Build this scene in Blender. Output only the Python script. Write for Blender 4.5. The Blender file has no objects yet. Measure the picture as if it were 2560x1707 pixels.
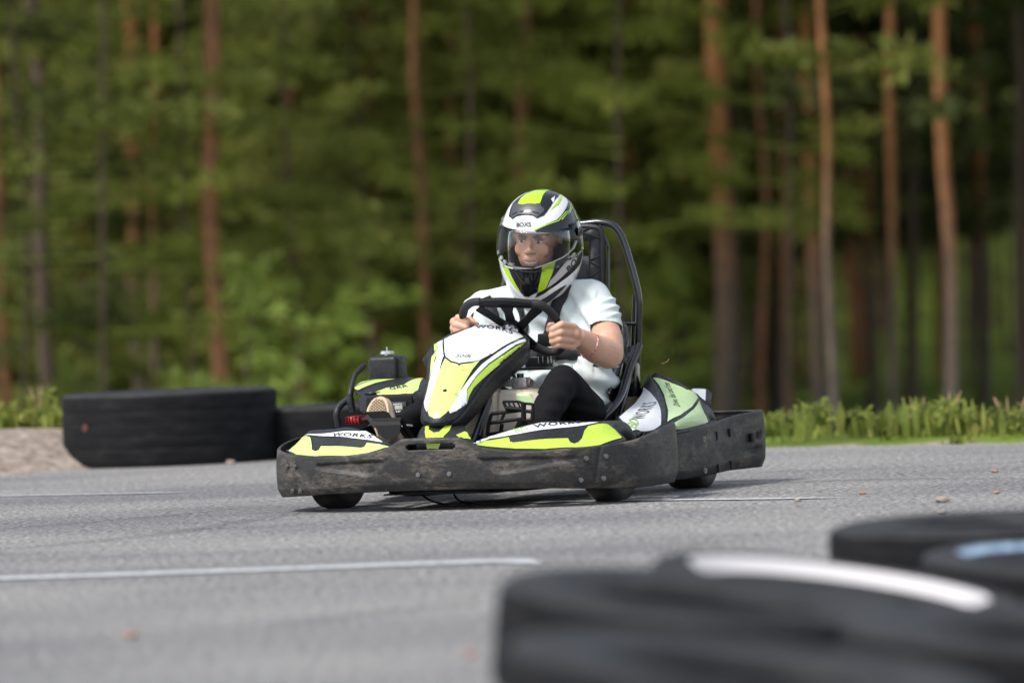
# Rental go-kart with its driver on an asphalt track in front of a pine forest.
import bpy, bmesh, math, random
from mathutils import Vector, Matrix, Euler
from mathutils.bvhtree import BVHTree
from mathutils.geometry import delaunay_2d_cdt
R = math.radians
scn = bpy.context.scene
col = scn.collection
rng = random.Random(7)

# ------------------------------------------------------------------ materials
def mat(name, color=(.5, .5, .5), rough=.5, metal=0., coat=0., spec=.5):
    m = bpy.data.materials.new(name); m.use_nodes = True
    b = m.node_tree.nodes['Principled BSDF']
    b.inputs['Base Color'].default_value = (*color, 1)
    b.inputs['Roughness'].default_value = rough
    b.inputs['Metallic'].default_value = metal
    b.inputs['Specular IOR Level'].default_value = spec
    if coat: b.inputs['Coat Weight'].default_value = coat; b.inputs['Coat Roughness'].default_value = .12
    return m
def nd(m, kind, **kw):
    n = m.node_tree.nodes.new(kind)
    for k, v in kw.items():
        if k in n.inputs.keys(): n.inputs[k].default_value = v
        else: setattr(n, k, v)
    return n
def ln(m, a, b): m.node_tree.links.new(a, b)
def bsdf(m): return m.node_tree.nodes['Principled BSDF']
def ramp(m, fac, stops):
    r = m.node_tree.nodes.new('ShaderNodeValToRGB'); e = r.color_ramp.elements
    while len(e) < len(stops): e.new(.5)
    for q, (p, c) in zip(e, stops):
        q.position = p; q.color = (*c, 1) if len(c) == 3 else c
    ln(m, fac, r.inputs['Fac']); return r.outputs['Color']
def coords(m, scale=(1, 1, 1), kind='Object', rot=(0, 0, 0)):
    t = m.node_tree.nodes.new('ShaderNodeTexCoord'); mp = m.node_tree.nodes.new('ShaderNodeMapping')
    mp.inputs['Scale'].default_value = scale; mp.inputs['Rotation'].default_value = rot
    ln(m, t.outputs[kind], mp.inputs['Vector']); return mp.outputs['Vector']
def noise(m, vec, scale, detail=4, rough=.55, dist=0):
    n = m.node_tree.nodes.new('ShaderNodeTexNoise')
    n.inputs['Scale'].default_value = scale; n.inputs['Detail'].default_value = detail
    n.inputs['Roughness'].default_value = rough; n.inputs['Distortion'].default_value = dist
    ln(m, vec, n.inputs['Vector']); return n.outputs['Fac']
def mix(m, fac, a, b, mode='MIX'):
    n = m.node_tree.nodes.new('ShaderNodeMix'); n.data_type = 'RGBA'; n.blend_type = mode
    for k, s in (('Factor', fac), ('A', a), ('B', b)):
        i = [q for q in n.inputs if q.name == k and (k == 'Factor' and q.type == 'VALUE' or k != 'Factor' and q.type == 'RGBA')][0]
        if isinstance(s, (int, float)): i.default_value = s
        elif isinstance(s, tuple): i.default_value = (*s, 1)
        else: ln(m, s, i)
    return [o for o in n.outputs if o.type == 'RGBA'][0]
def bump(m, h, strength=.3, dist=.01):
    b = m.node_tree.nodes.new('ShaderNodeBump'); b.inputs['Strength'].default_value = strength
    b.inputs['Distance'].default_value = dist; ln(m, h, b.inputs['Height']); ln(m, b.outputs['Normal'], bsdf(m).inputs['Normal'])

def plastic_scuffed(name, base, dirt, amount, rough=.55):
    m = mat(name, base, rough)
    v = coords(m, (9, 9, 34)); n1 = noise(m, v, 2.6, 8, .74, 1.1)
    v2 = coords(m, (3.0, 3.0, 6)); n2 = noise(m, v2, 2.4, 5, .62, .5)
    mask = m.node_tree.nodes.new('ShaderNodeMath'); mask.operation = 'MULTIPLY'
    c1 = ramp(m, n1, [(.40, (0, 0, 0)), (.62, (1, 1, 1))]); c2 = ramp(m, n2, [(.46, (.06,) * 3), (.66, (1, 1, 1))])
    ln(m, c1, mask.inputs[0]); ln(m, c2, mask.inputs[1])
    k = m.node_tree.nodes.new('ShaderNodeMath'); k.operation = 'MULTIPLY'; k.inputs[1].default_value = amount
    ln(m, mask.outputs[0], k.inputs[0])
    v3 = coords(m, (30, 30, 30)); n3 = noise(m, v3, 3, 3)
    sp = ramp(m, n3, [(.35, tuple(q * .75 for q in base)), (.7, tuple(min(1, q * 1.5) for q in base))])
    n4 = noise(m, coords(m, (3, 3, 150), rot=(.10, .07, 0)), 2.0, 6, .7, .3)     # fine scratches along the panel
    sc = ramp(m, n4, [(.60, (0, 0, 0)), (.70, (.55,) * 3)])
    both = mix(m, k.outputs[0], sp, dirt)
    ln(m, mix(m, sc, both, tuple(min(1, q * 3.2 + .02) for q in base)), bsdf(m).inputs['Base Color'])
    ln(m, ramp(m, n1, [(.3, (rough - .15,) * 3), (.7, (rough + .25,) * 3)]), bsdf(m).inputs['Roughness'])
    bump(m, n1, .25, .004)
    return m
def sticker(name, color, rough=.3):
    m = mat(name, color, rough)
    v = coords(m, (7, 7, 22), rot=(.2, .3, .1)); n = noise(m, v, 3.2, 6, .7, .8)
    c = ramp(m, n, [(.27, tuple(q * .22 for q in color)), (.33, tuple(q * .8 for q in color)), (.42, tuple(q * .95 for q in color)), (.62, color)])
    ln(m, c, bsdf(m).inputs['Base Color']); return m
M = {}
M['bumper'] = plastic_scuffed('scuffed black bumper plastic', (.018, .018, .019), (.21, .175, .14), .80, .5)
M['plastic'] = plastic_scuffed('grey black fairing plastic', (.013, .014, .017), (.10, .10, .10), .15, .40)
bsdf(M['plastic']).inputs['Specular IOR Level'].default_value = .35; bsdf(M['bumper']).inputs['Specular IOR Level'].default_value = .35
M['gloss'] = mat('gloss black powder coat', (.012, .013, .016), .22, 0, .5)
M['matte'] = mat('matte black', (.007, .007, .008), .6, spec=.22)
M['rubber'] = mat('tyre rubber', (.018, .018, .019), .72)
M['lime'] = sticker('lime sticker', (.50, .69, .08))
M['limepale'] = sticker('pale lime sticker', (.64, .83, .22))
M['mint'] = sticker('faded green sticker', (.56, .74, .38))
M['white'] = sticker('white sticker', (.82, .83, .84))
M['ink'] = mat('black lettering', (.02, .022, .03), .4)
M['greenink'] = mat('green lettering', (.30, .52, .10), .4)
M['redink'] = mat('red lettering', (.7, .04, .05), .4)
M['steel'] = mat('bare steel', (.55, .55, .56), .32, 1)
M['alu'] = plastic_scuffed('cast aluminium', (.42, .40, .38), (.12, .09, .06), .5, .4)
bsdf(M['alu']).inputs['Metallic'].default_value = .75
M['bolt'] = mat('zinc bolt', (.22, .22, .22), .42, .9)
M['tank'] = mat('milky tank plastic', (.62, .56, .47), .45)
_v = coords(M['tank'], (3, 3, 3)); _n = noise(M['tank'], _v, 2.4, 6, .65, .5)
ln(M['tank'], ramp(M['tank'], _n, [(.33, (.20, .13, .07)), (.5, (.58, .51, .41)), (.7, (.68, .63, .54))]), bsdf(M['tank']).inputs['Base Color'])
M['red'] = mat('red engine paint', (.45, .01, .02), .35)
M['screen'] = mat('lcd display', (.42, .46, .36), .3)

# ------------------------------------------------------------------ objects
TH = R(18.5)
KART_AT = Vector((-.171, 21.82, 0))
def tag(o, label=None, cat=None, group=None, kind=None):
    if label: o['label'] = label
    if cat: o['category'] = cat
    if group: o['group'] = group
    if kind: o['kind'] = kind
    return o
def empty(name, loc=(0, 0, 0), rz=0.):
    o = bpy.data.objects.new(name, None); col.objects.link(o); o.location = loc; o.rotation_euler = (0, 0, rz)
    o.empty_display_size = .1
    return o
def K(p): return Vector((p[0], -p[1], p[2]))       # (left, forward, up) of the kart -> its local axes
SHIFT = {}
def link(name, me, m, parent=None, smooth=True):
    o = bpy.data.objects.new(name, me); col.objects.link(o)
    if m is not None: me.materials.append(m)
    if smooth:
        for p in me.polygons: p.use_smooth = True
    if parent is not None:
        o.parent = parent
        if parent.name in SHIFT: o.location = SHIFT[parent.name]
    return o
def bmobj(name, bm, m, parent=None, smooth=True, sharp=35):
    bmesh.ops.remove_doubles(bm, verts=bm.verts, dist=1e-5)
    if sharp:
        bm.normal_update()
        for e in bm.edges:
            if len(e.link_faces) == 2 and e.calc_face_angle(0) > R(sharp): e.smooth = False
    me = bpy.data.meshes.new(name); bm.to_mesh(me); bm.free()
    return link(name, me, m, parent, smooth)
def apply_mods(o):
    dg = bpy.context.evaluated_depsgraph_get(); dg.update()
    me = bpy.data.meshes.new_from_object(o.evaluated_get(dg)); me.name = o.name
    o.modifiers.clear(); o.data = me
def crom(pts, n):
    """Catmull-Rom through pts, n samples per span"""
    pts = [Vector(p) for p in pts]
    if len(pts) < 3: return [pts[0].lerp(pts[-1], i / n) for i in range(n + 1)]
    q = [pts[0] * 2 - pts[1]] + pts + [pts[-1] * 2 - pts[-2]]; out = []
    for i in range(1, len(q) - 2):
        p0, p1, p2, p3 = q[i - 1:i + 3]
        for k in range(n):
            t = k / n
            out.append(.5 * ((2 * p1) + (p2 - p0) * t + (2 * p0 - 5 * p1 + 4 * p2 - p3) * t * t + (3 * p1 - p0 - 3 * p2 + p3) * t ** 3))
    return out + [pts[-1]]
def resample(pts, n):
    pts = [Vector(p) for p in pts]; d = [0.]
    for a, b in zip(pts, pts[1:]): d.append(d[-1] + (b - a).length)
    out = []; j = 0
    for i in range(n):
        s = d[-1] * i / (n - 1)
        while j < len(d) - 2 and d[j + 1] < s: j += 1
        L_ = d[j + 1] - d[j]; out.append(pts[j].lerp(pts[j + 1], (s - d[j]) / L_ if L_ > 1e-9 else 0))
    return out
def sweep(bm, path, r, seg=10, caps=True, flat=1.):
    path = [Vector(p) for p in path]; n = len(path)
    rad = [r] * n if isinstance(r, (int, float)) else [r[min(len(r) - 1, int(i * (len(r) - 1) / max(1, n - 1) + 1e-6))] + (r[min(len(r) - 1, int(i * (len(r) - 1) / max(1, n - 1) + 1e-6) + 1)] - r[min(len(r) - 1, int(i * (len(r) - 1) / max(1, n - 1) + 1e-6))]) * ((i * (len(r) - 1) / max(1, n - 1)) % 1) for i in range(n)]
    rings = []; up = None
    for i, p in enumerate(path):
        t = (path[min(i + 1, n - 1)] - path[max(i - 1, 0)]).normalized()
        if up is None: up = t.orthogonal().normalized()
        up = (up - t * up.dot(t)).normalized(); sd = t.cross(up)
        rings.append([bm.verts.new(p + (up * math.cos(a) + sd * math.sin(a) * flat) * rad[i]) for a in [2 * math.pi * k / seg for k in range(seg)]])
    for a, b in zip(rings, rings[1:]):
        for k in range(seg): bm.faces.new((a[k], a[(k + 1) % seg], b[(k + 1) % seg], b[k]))
    if caps: bm.faces.new(rings[0][::-1]); bm.faces.new(rings[-1])
def tube(name, pts, r, m, parent, smooth_n=6, seg=12, bm=None, conv=True, flat=1.):
    own = bm is None; bm = bm or bmesh.new()
    pts = [K(p) if conv else Vector(p) for p in pts]
    sweep(bm, crom(pts, smooth_n) if smooth_n else pts, r, seg, flat=flat)
    if own: return bmobj(name, bm, m, parent)
def addbox(bm, c, s, rot=None, bevel=.0, seg=2, conv=True):
    """box of size s (left, forward, up) at c, rot = 3x3 in the same frame"""
    g = bmesh.ops.create_cube(bm, size=1)
    mt = Matrix.Translation(K(c) if conv else Vector(c)) @ (rot.to_4x4() if rot else Matrix.Identity(4)) @ Matrix.Diagonal((*s, 1))
    bmesh.ops.transform(bm, matrix=mt, verts=g['verts'])
    if bevel:
        es = {e for v in g['verts'] for e in v.link_edges}
        bmesh.ops.bevel(bm, geom=list(es), offset=bevel, segments=seg, affect='EDGES', profile=.5)
def box(name, c, s, m, parent, rot=None, bevel=.004, seg=2):
    bm = bmesh.new(); addbox(bm, c, s, rot, bevel, seg); return bmobj(name, bm, m, parent)
def grid_obj(name, rows, m, parent, thick=.004, conv=True, sharp=35, off=0):
    bm = bmesh.new(); vs = [[bm.verts.new(K(p) if conv else Vector(p)) for p in r] for r in rows]
    for a, b in zip(vs, vs[1:]):
        for k in range(len(a) - 1): bm.faces.new((a[k], a[k + 1], b[k + 1], b[k]))
    o = bmobj(name, bm, m, parent, sharp=sharp)
    if thick:
        s = o.modifiers.new('thickness', 'SOLIDIFY'); s.thickness = thick; s.offset = off
    return o
def loft_rows(curves, n_along, n_across):
    cs = [resample(crom(c, 8), n_along) for c in curves]
    cols = [crom([c[i] for c in cs], max(1, n_across)) for i in range(n_along)]
    return [[cols[i][j] for i in range(n_along)] for j in range(len(cols[0]))]
def disc(bm, c, n, r, h, seg=14, r2=None):
    n = Vector(n).normalized(); q = n.to_track_quat('Z', 'Y').to_matrix().to_4x4()
    bmesh.ops.create_cone(bm, cap_ends=True, segments=seg, radius1=r, radius2=r if r2 is None else r2, depth=h, matrix=Matrix.Translation(Vector(c) + n * h / 2) @ q)

# decals: outlines that lie on a panel, filled with a fine mesh that follows the panel
DRAPE = {'n_white':[[-0.118,0.0719,0.6352],[-0.0679,0.0855,0.6563],[-0.0269,0.1348,0.6754],[-0.0239,0.1797,0.6851],[0.0038,0.1955,0.6883],[0.0425,0.1979,0.6844],[0.0847,0.2009,0.6732],[0.125,0.195,0.6595],[0.1709,0.1662,0.6324],[0.161,0.1066,0.6218],[0.1399,0.0318,0.6044],[0.1178,-0.0501,0.5767],[0.0881,-0.1223,0.5537],[0.0665,-0.1492,0.549],[0.0241,-0.1764,0.5451],[-0.0123,-0.1632,0.5551],[-0.0447,-0.1284,0.5704],[-0.0657,-0.0795,0.5897]],
'n_lime':[[-0.0447,-0.1385,0.5646],[-0.0127,-0.1721,0.5492],[0.0265,-0.1843,0.5392],[0.0659,-0.1578,0.5432],[0.0885,-0.1238,0.5522],[0.0755,-0.1795,0.5192],[0.0652,-0.2391,0.4757],[0.0567,-0.2944,0.4323],[0.0522,-0.3418,0.3932],[0.0432,-0.3636,0.3791],[0.0345,-0.3822,0.3634],[0.0158,-0.3991,0.3465],[-0.006,-0.4009,0.3457],[-0.0285,-0.3903,0.355],[-0.041,-0.3708,0.3728],[-0.0458,-0.3246,0.4137],[-0.0473,-0.2581,0.4723]],
'n_left':[[-0.157,0.1027,0.6234],[-0.1222,0.0695,0.6323],[-0.058,-0.1128,0.575],[-0.0439,-0.2171,0.5089],[-0.0457,-0.2838,0.4503],[-0.0434,-0.3425,0.3991],[-0.0442,-0.3712,0.3699],[-0.0623,-0.3406,0.3845],[-0.0819,-0.2915,0.4046],[-0.0837,-0.2496,0.4427],[-0.0878,-0.1847,0.5017],[-0.0942,-0.0935,0.568],[-0.1232,0.0082,0.6046]],
'n_left2':[[-0.186,0.1393,0.6136],[-0.1534,0.0923,0.622],[-0.1096,-0.0373,0.59],[-0.0937,-0.1305,0.543],[-0.0898,-0.205,0.4795],[-0.0814,-0.2356,0.4604],[-0.0999,-0.153,0.5164],[-0.1346,-0.028,0.5752]],
'n_rwhite':[[0.1797,0.1583,0.6245],[0.1868,0.1499,0.6153],[0.1684,0.0825,0.6053],[0.1439,-0.018,0.5719],[0.1158,-0.106,0.5386],[0.0924,-0.1847,0.4959],[0.077,-0.2535,0.4485],[0.0872,-0.2946,0.3935],[0.0647,-0.353,0.369],[0.048,-0.3752,0.3613],[0.0409,-0.3717,0.3719],[0.0501,-0.3243,0.4108],[0.0603,-0.2752,0.4467],[0.0759,-0.2123,0.4897],[0.0975,-0.1331,0.5369],[0.1268,-0.0384,0.5761],[0.1476,0.0373,0.601],[0.1668,0.1133,0.6199]],
'n_rlime':[[0.1844,0.149,0.6114],[0.1834,0.1268,0.6026],[0.1769,0.0833,0.5872],[0.1584,0.0015,0.5567],[0.1351,-0.0942,0.5193],[0.1107,-0.1692,0.4827],[0.0934,-0.2261,0.4516],[0.0874,-0.2635,0.4227],[0.0876,-0.2907,0.3963],[0.0788,-0.2543,0.4454],[0.0941,-0.1853,0.4929],[0.1179,-0.1081,0.534],[0.1463,-0.0207,0.5673],[0.1716,0.0769,0.5991]],
'n_works':[[-0.0031,0.1122,0.6705],[0.1385,0.1331,0.6435],[-0.0159,0.1557,0.6807]],
'n_red':[[0.0312,0.1812,0.6847],[0.0626,0.1937,0.6798],[0.0242,0.2007,0.6878]],
'n_sig':[[-0.0021,-0.1447,0.5664],[0.0586,-0.1341,0.5626],[-0.0059,-0.1227,0.5782]],
'c1':[[-0.054,-0.3681,0.3156],[-0.0366,-0.3718,0.3183],[-0.0322,-0.3952,0.304],[-0.0087,-0.4089,0.2918],[0.0117,-0.4032,0.294],[0.0282,-0.3791,0.3137],[0.0512,-0.3668,0.3155],[0.0491,-0.3906,0.2984],[0.0343,-0.4147,0.2787],[0.0283,-0.437,0.2557],[0.0185,-0.4393,0.2319],[-0.0256,-0.4409,0.2332],[-0.0305,-0.432,0.2662],[-0.0433,-0.406,0.2926]],
'c2':[[0.078,-0.4025,0.28],[0.1046,-0.3767,0.2917],[0.1144,-0.3784,0.2877],[0.1394,-0.4054,0.2644],[0.0968,-0.4124,0.2678]],
'f_lime':[[0.1608,-0.4442,0.2447],[0.2019,-0.419,0.2575],[0.2806,-0.3829,0.2658],[0.2878,-0.3924,0.2495],[0.3006,-0.3933,0.2447],[0.4896,-0.3075,0.2523],[0.5014,-0.3215,0.2375],[0.5176,-0.3237,0.2311],[0.5299,-0.3071,0.2361],[0.5369,-0.2829,0.2499],[0.5382,-0.2537,0.2773],[0.547,-0.2345,0.2929],[0.6072,-0.1794,0.2966],[0.6325,-0.1721,0.2744],[0.6608,-0.1804,0.2467],[0.6612,-0.1922,0.2427],[0.6082,-0.2873,0.2225],[0.5311,-0.3427,0.218],[0.4226,-0.3974,0.2174],[0.3195,-0.4196,0.2227],[0.2213,-0.4324,0.2335]],
'f_white':[[0.1543,-0.4434,0.2479],[0.139,-0.4508,0.2481],[0.1738,-0.4357,0.255],[0.2179,-0.4035,0.2715],[0.279,-0.3656,0.2893],[0.384,-0.3059,0.3133],[0.488,-0.2463,0.3079],[0.5815,-0.2023,0.305],[0.5348,-0.2354,0.2978],[0.4275,-0.3062,0.2902],[0.3185,-0.3618,0.2775],[0.215,-0.4099,0.2643],[0.1698,-0.442,0.2504]],
'f_works':[[0.3649,-0.3323,0.2945],[0.5228,-0.2317,0.3056],[0.3579,-0.324,0.3064]],
'f_bd':[[0.3007,-0.3652,0.2811],[0.3475,-0.3428,0.2894],[0.2922,-0.3573,0.2931]],
'g_lime':[[-0.1753,-0.437,0.2448],[-0.2021,-0.4299,0.2407],[-0.2736,-0.4346,0.2217],[-0.3642,-0.4213,0.2145],[-0.4991,-0.3715,0.2145],[-0.5961,-0.3036,0.2172],[-0.6626,-0.2296,0.2327],[-0.6675,-0.1724,0.245],[-0.6394,-0.1719,0.2676],[-0.6234,-0.176,0.282],[-0.5721,-0.2293,0.2839],[-0.56,-0.2504,0.2675],[-0.543,-0.2949,0.2383],[-0.5202,-0.3219,0.2312],[-0.5048,-0.3233,0.2354],[-0.5016,-0.3039,0.2498],[-0.4467,-0.3339,0.2495],[-0.3084,-0.3939,0.2421],[-0.2933,-0.3953,0.2448],[-0.2852,-0.3847,0.2608],[-0.2253,-0.4085,0.2556]],
'g_white':[[-0.2105,-0.4129,0.2629],[-0.2746,-0.3816,0.271],[-0.3599,-0.3459,0.2796],[-0.5248,-0.2504,0.288],[-0.6233,-0.1755,0.2823],[-0.5575,-0.2275,0.2949],[-0.33,-0.3364,0.3026],[-0.3061,-0.3361,0.3023],[-0.2602,-0.3751,0.2855]],
'g_works':[[-0.4616,-0.2891,0.2862],[-0.2666,-0.3805,0.2768],[-0.4561,-0.2807,0.2979]],
'p_white':[[0.5922,0.1687,0.2574],[0.5541,0.2069,0.2847],[0.5111,0.2704,0.3082],[0.4991,0.3938,0.3256],[0.4881,0.5639,0.3525],[0.4684,0.722,0.3837],[0.4491,0.8143,0.4081],[0.4797,0.762,0.3978],[0.5219,0.6913,0.3768],[0.5531,0.6454,0.3539],[0.5791,0.5943,0.3284],[0.6021,0.5259,0.3021],[0.6164,0.4692,0.2696],[0.6148,0.3825,0.2544],[0.6107,0.2177,0.2549]],
'p_works':[[0.5731,0.3919,0.2956],[0.5538,0.6376,0.3526],[0.55,0.289,0.2955]],
'p_bd':[[0.6008,0.1884,0.2625],[0.5732,0.3331,0.2885],[0.5626,0.1895,0.2738]],
'p_ga':[[0.4661,0.8875,0.4432],[0.5453,0.8795,0.4188],[0.5963,0.8934,0.393],[0.6217,0.954,0.368],[0.6286,0.946,0.357],[0.6343,0.8454,0.3271],[0.6397,0.6542,0.2978],[0.6281,0.5228,0.2781],[0.5971,0.6412,0.3183],[0.5391,0.7857,0.3762],[0.502,0.8474,0.4133]],
'p_gb':[[0.6334,0.9452,0.3473],[0.6587,0.9149,0.3017],[0.6736,0.9203,0.2615],[0.6644,0.8165,0.25],[0.6491,0.6592,0.2472],[0.6534,0.4681,0.253],[0.6372,0.5124,0.2658],[0.6513,0.6633,0.2892],[0.6426,0.8383,0.316]],
'p_sig':[[0.6127,0.7533,0.3279],[0.5339,0.8741,0.4209],[0.5959,0.7227,0.3326]],
'e_g':[[-0.5523,0.2287,0.4585],[-0.5635,0.3299,0.4744],[-0.5219,0.359,0.4832],[-0.4287,0.3597,0.4825],[-0.4826,0.2857,0.4717],[-0.5065,0.2356,0.46],[-0.5225,0.1913,0.4479],[-0.5388,0.1999,0.4512]],
'e_w':[[-0.4434,0.1502,0.4374],[-0.4165,0.2151,0.4516],[-0.3526,0.2458,0.4611],[-0.3514,0.5439,0.4562],[-0.3774,0.5977,0.4457],[-0.2669,0.1646,0.4408],[-0.2682,0.1063,0.4288],[-0.3373,0.1061,0.4279],[-0.4114,0.1061,0.4286]],
'e_t':[[-0.3891,0.1839,0.444],[-0.3187,0.2053,0.4535],[-0.4067,0.2201,0.4527]],
't_g':[[0.1871,0.0079,0.4226],[0.2363,0.0108,0.4241],[0.2579,0.0,0.3932],[0.2635,0.0,0.3746],[0.1962,0.0,0.3828],[0.1906,0.0,0.4044]],
'r_w':[[0.5078,1.2705,0.3833],[0.5687,1.2626,0.3809],[0.5937,1.1666,0.3376],[0.5676,1.1731,0.3574],[0.5436,1.1998,0.3733]],
'h_bk':[[0.1472,0.4233,1.0454],[0.1907,0.4413,1.0651],[0.2266,0.4719,1.081],[0.2384,0.4946,1.0987],[0.2446,0.5304,1.1231],[0.2372,0.5907,1.1504],[0.2161,0.6347,1.1675],[0.2272,0.6378,1.1552],[0.2429,0.6434,1.1287],[0.2576,0.6381,1.0982],[0.2685,0.6169,1.0754],[0.2752,0.5928,1.0512],[0.2776,0.5629,1.0193],[0.2721,0.5328,0.9958],[0.2419,0.4727,1.0134],[0.2028,0.4408,1.0311],[0.1583,0.4239,1.0362]],
'h_bkl':[[-0.0206,0.5363,1.0806],[0.0029,0.4808,1.0676],[0.0404,0.4423,1.0536],[0.0742,0.4255,1.0427],[0.0592,0.4295,1.0385],[0.012,0.4603,1.0418],[-0.0252,0.5244,1.0556]],
'h_l1':[[0.1497,0.4229,1.0411],[0.1915,0.4405,1.0599],[0.2315,0.4751,1.075],[0.2484,0.5212,1.1078],[0.2547,0.548,1.1121],[0.2298,0.6393,1.1514],[0.2282,0.6382,1.1539],[0.2525,0.5428,1.1141],[0.2462,0.5193,1.111],[0.2296,0.4742,1.0786],[0.19,0.4407,1.0638],[0.1479,0.4233,1.0449]],
'h_l2':[[0.2408,0.4888,1.0793],[0.251,0.5217,1.1017],[0.2562,0.5435,1.1051],[0.2337,0.6404,1.1458],[0.2325,0.6401,1.1475],[0.2547,0.539,1.1066],[0.2494,0.52,1.1042],[0.2389,0.4869,1.0814]],
'h_l3':[[-0.0217,0.536,1.0776],[0.0076,0.4726,1.0627],[0.06,0.43,1.0424],[0.0619,0.4301,1.0457],[0.0107,0.4706,1.0658],[-0.0206,0.5363,1.0806]],
'h_l4':[[0.2601,0.6375,1.0917],[0.2736,0.5885,1.0594],[0.2766,0.5555,1.018],[0.2777,0.5625,1.0175],[0.2735,0.5992,1.0591],[0.2547,0.6582,1.091]],
'h_top':[[0.0325,0.467,1.1016],[0.0334,0.4826,1.1271],[0.0391,0.504,1.1524],[0.0595,0.5163,1.1723],[0.0839,0.5415,1.1897],[0.1047,0.6082,1.2023],[0.1348,0.6178,1.2014],[0.1684,0.6188,1.1953],[0.1859,0.6341,1.1873],[0.1995,0.6149,1.1824],[0.2088,0.5539,1.1709],[0.2061,0.508,1.1534],[0.2012,0.4795,1.133],[0.1907,0.4575,1.1112],[0.1817,0.4473,1.0988],[0.1566,0.4359,1.0887],[0.1399,0.4372,1.1006],[0.1064,0.4374,1.1035],[0.0704,0.4439,1.1002],[0.0538,0.4472,1.0897]],
'h_topl':[[0.0679,0.4781,1.1497],[0.0744,0.5017,1.1701],[0.0842,0.5247,1.1841],[0.1064,0.5505,1.1944],[0.1254,0.5963,1.2016],[0.1524,0.6133,1.1992],[0.1668,0.6184,1.1957],[0.158,0.568,1.1938],[0.1596,0.5148,1.1777],[0.1614,0.4864,1.1601],[0.1607,0.4716,1.1474],[0.1411,0.4646,1.1451],[0.1159,0.4648,1.1477],[0.0886,0.4657,1.1448]],
'h_vent':[[0.0464,0.4587,1.1059],[0.0454,0.472,1.1267],[0.0502,0.4852,1.1456],[0.0594,0.4834,1.15],[0.0889,0.4649,1.144],[0.1161,0.4641,1.1469],[0.1429,0.4641,1.1442],[0.1627,0.4706,1.1457],[0.1667,0.462,1.1344],[0.1803,0.4602,1.1243],[0.1791,0.4521,1.1117],[0.1622,0.4404,1.0981],[0.1549,0.436,1.0904],[0.1396,0.4384,1.1038],[0.1111,0.4389,1.1081],[0.0811,0.4429,1.1061],[0.0555,0.4475,1.0928]],
'h_v1':[[0.085,0.4481,1.1187],[0.1298,0.4448,1.1193],[0.1305,0.442,1.1137],[0.0858,0.4448,1.1131]],
'h_v2':[[0.0512,0.4574,1.1097],[0.0759,0.4501,1.1175],[0.0774,0.4475,1.1135],[0.054,0.4536,1.1048]],
'h_v3':[[0.1383,0.4441,1.1165],[0.1642,0.446,1.1099],[0.1616,0.443,1.1052],[0.1379,0.4421,1.1126]],
'h_arr':[[0.1971,0.461,1.1109],[0.2068,0.4825,1.1311],[0.2151,0.5164,1.1515],[0.2133,0.5603,1.1691],[0.198,0.6284,1.1818],[0.221,0.551,1.1608],[0.2227,0.5122,1.1416],[0.2101,0.4823,1.1278]],
'h_wa':[[0.194,0.5078,1.1611],[0.1996,0.541,1.1728],[0.205,0.5148,1.1583],[0.205,0.4979,1.1471]],
'h_cl':[[-0.0062,0.4745,0.9222],[0.0294,0.446,0.902],[0.032,0.4468,0.8892],[0.0431,0.4458,0.8664],[0.0549,0.4476,0.8404],[0.0666,0.4502,0.8192],[0.073,0.4544,0.8045],[0.0645,0.4553,0.8096],[0.045,0.4561,0.8311],[0.0302,0.4578,0.8539],[0.0104,0.4652,0.8833]],
'h_cb':[[0.0303,0.4457,0.9004],[0.0554,0.4335,0.8988],[0.1016,0.425,0.894],[0.1428,0.4277,0.8964],[0.1702,0.4344,0.9016],[0.1655,0.4379,0.8779],[0.153,0.4452,0.8384],[0.1415,0.4555,0.8036],[0.1211,0.4552,0.7948],[0.1025,0.4595,0.7858],[0.0855,0.4601,0.788],[0.073,0.4544,0.8045],[0.0666,0.4502,0.8192],[0.0549,0.4476,0.8404],[0.0431,0.4458,0.8664]],
'h_cv':[[0.0602,0.4337,0.8875],[0.0724,0.4349,0.8646],[0.0941,0.4394,0.8345],[0.1156,0.4329,0.8568],[0.1322,0.4275,0.8883],[0.1296,0.427,0.8894],[0.1131,0.4325,0.8583],[0.0951,0.4385,0.8373],[0.0752,0.434,0.8662],[0.0633,0.4325,0.8889]],
'h_cr':[[0.1703,0.4341,0.9032],[0.2188,0.46,0.9217],[0.2131,0.4596,0.9044],[0.2033,0.4605,0.8761],[0.1866,0.4612,0.8433],[0.171,0.4641,0.8151],[0.1567,0.4606,0.8061],[0.1413,0.4559,0.8028],[0.1524,0.4467,0.8336],[0.1646,0.4397,0.8699]],
'h_cs':[[0.218,0.4596,0.9202],[0.242,0.4831,0.9349],[0.2698,0.5311,0.9685],[0.2601,0.5154,0.9371],[0.2333,0.4843,0.897],[0.1927,0.4636,0.8478],[0.1757,0.4657,0.8181],[0.1717,0.4646,0.8151],[0.1882,0.4616,0.8448],[0.2048,0.4613,0.8777]],
'h_gr':[[0.177,0.4668,0.818],[0.1926,0.4638,0.847],[0.2351,0.4886,0.8937],[0.2621,0.5198,0.9386],[0.2734,0.5418,0.9762],[0.2791,0.593,0.9835],[0.2776,0.5945,0.9596],[0.2681,0.5607,0.9155],[0.2396,0.5085,0.8741]],
'h_tr':[[0.1754,0.4664,0.8165],[0.2401,0.5117,0.8717],[0.2675,0.5621,0.9123],[0.2776,0.5945,0.9596],[0.2744,0.6294,0.9513],[0.2676,0.6134,0.9069],[0.2546,0.5555,0.8745],[0.2265,0.5087,0.8443],[0.1851,0.4773,0.8128],[0.1536,0.4682,0.7918],[0.1259,0.4643,0.7817],[0.1409,0.457,0.8004]],
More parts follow.
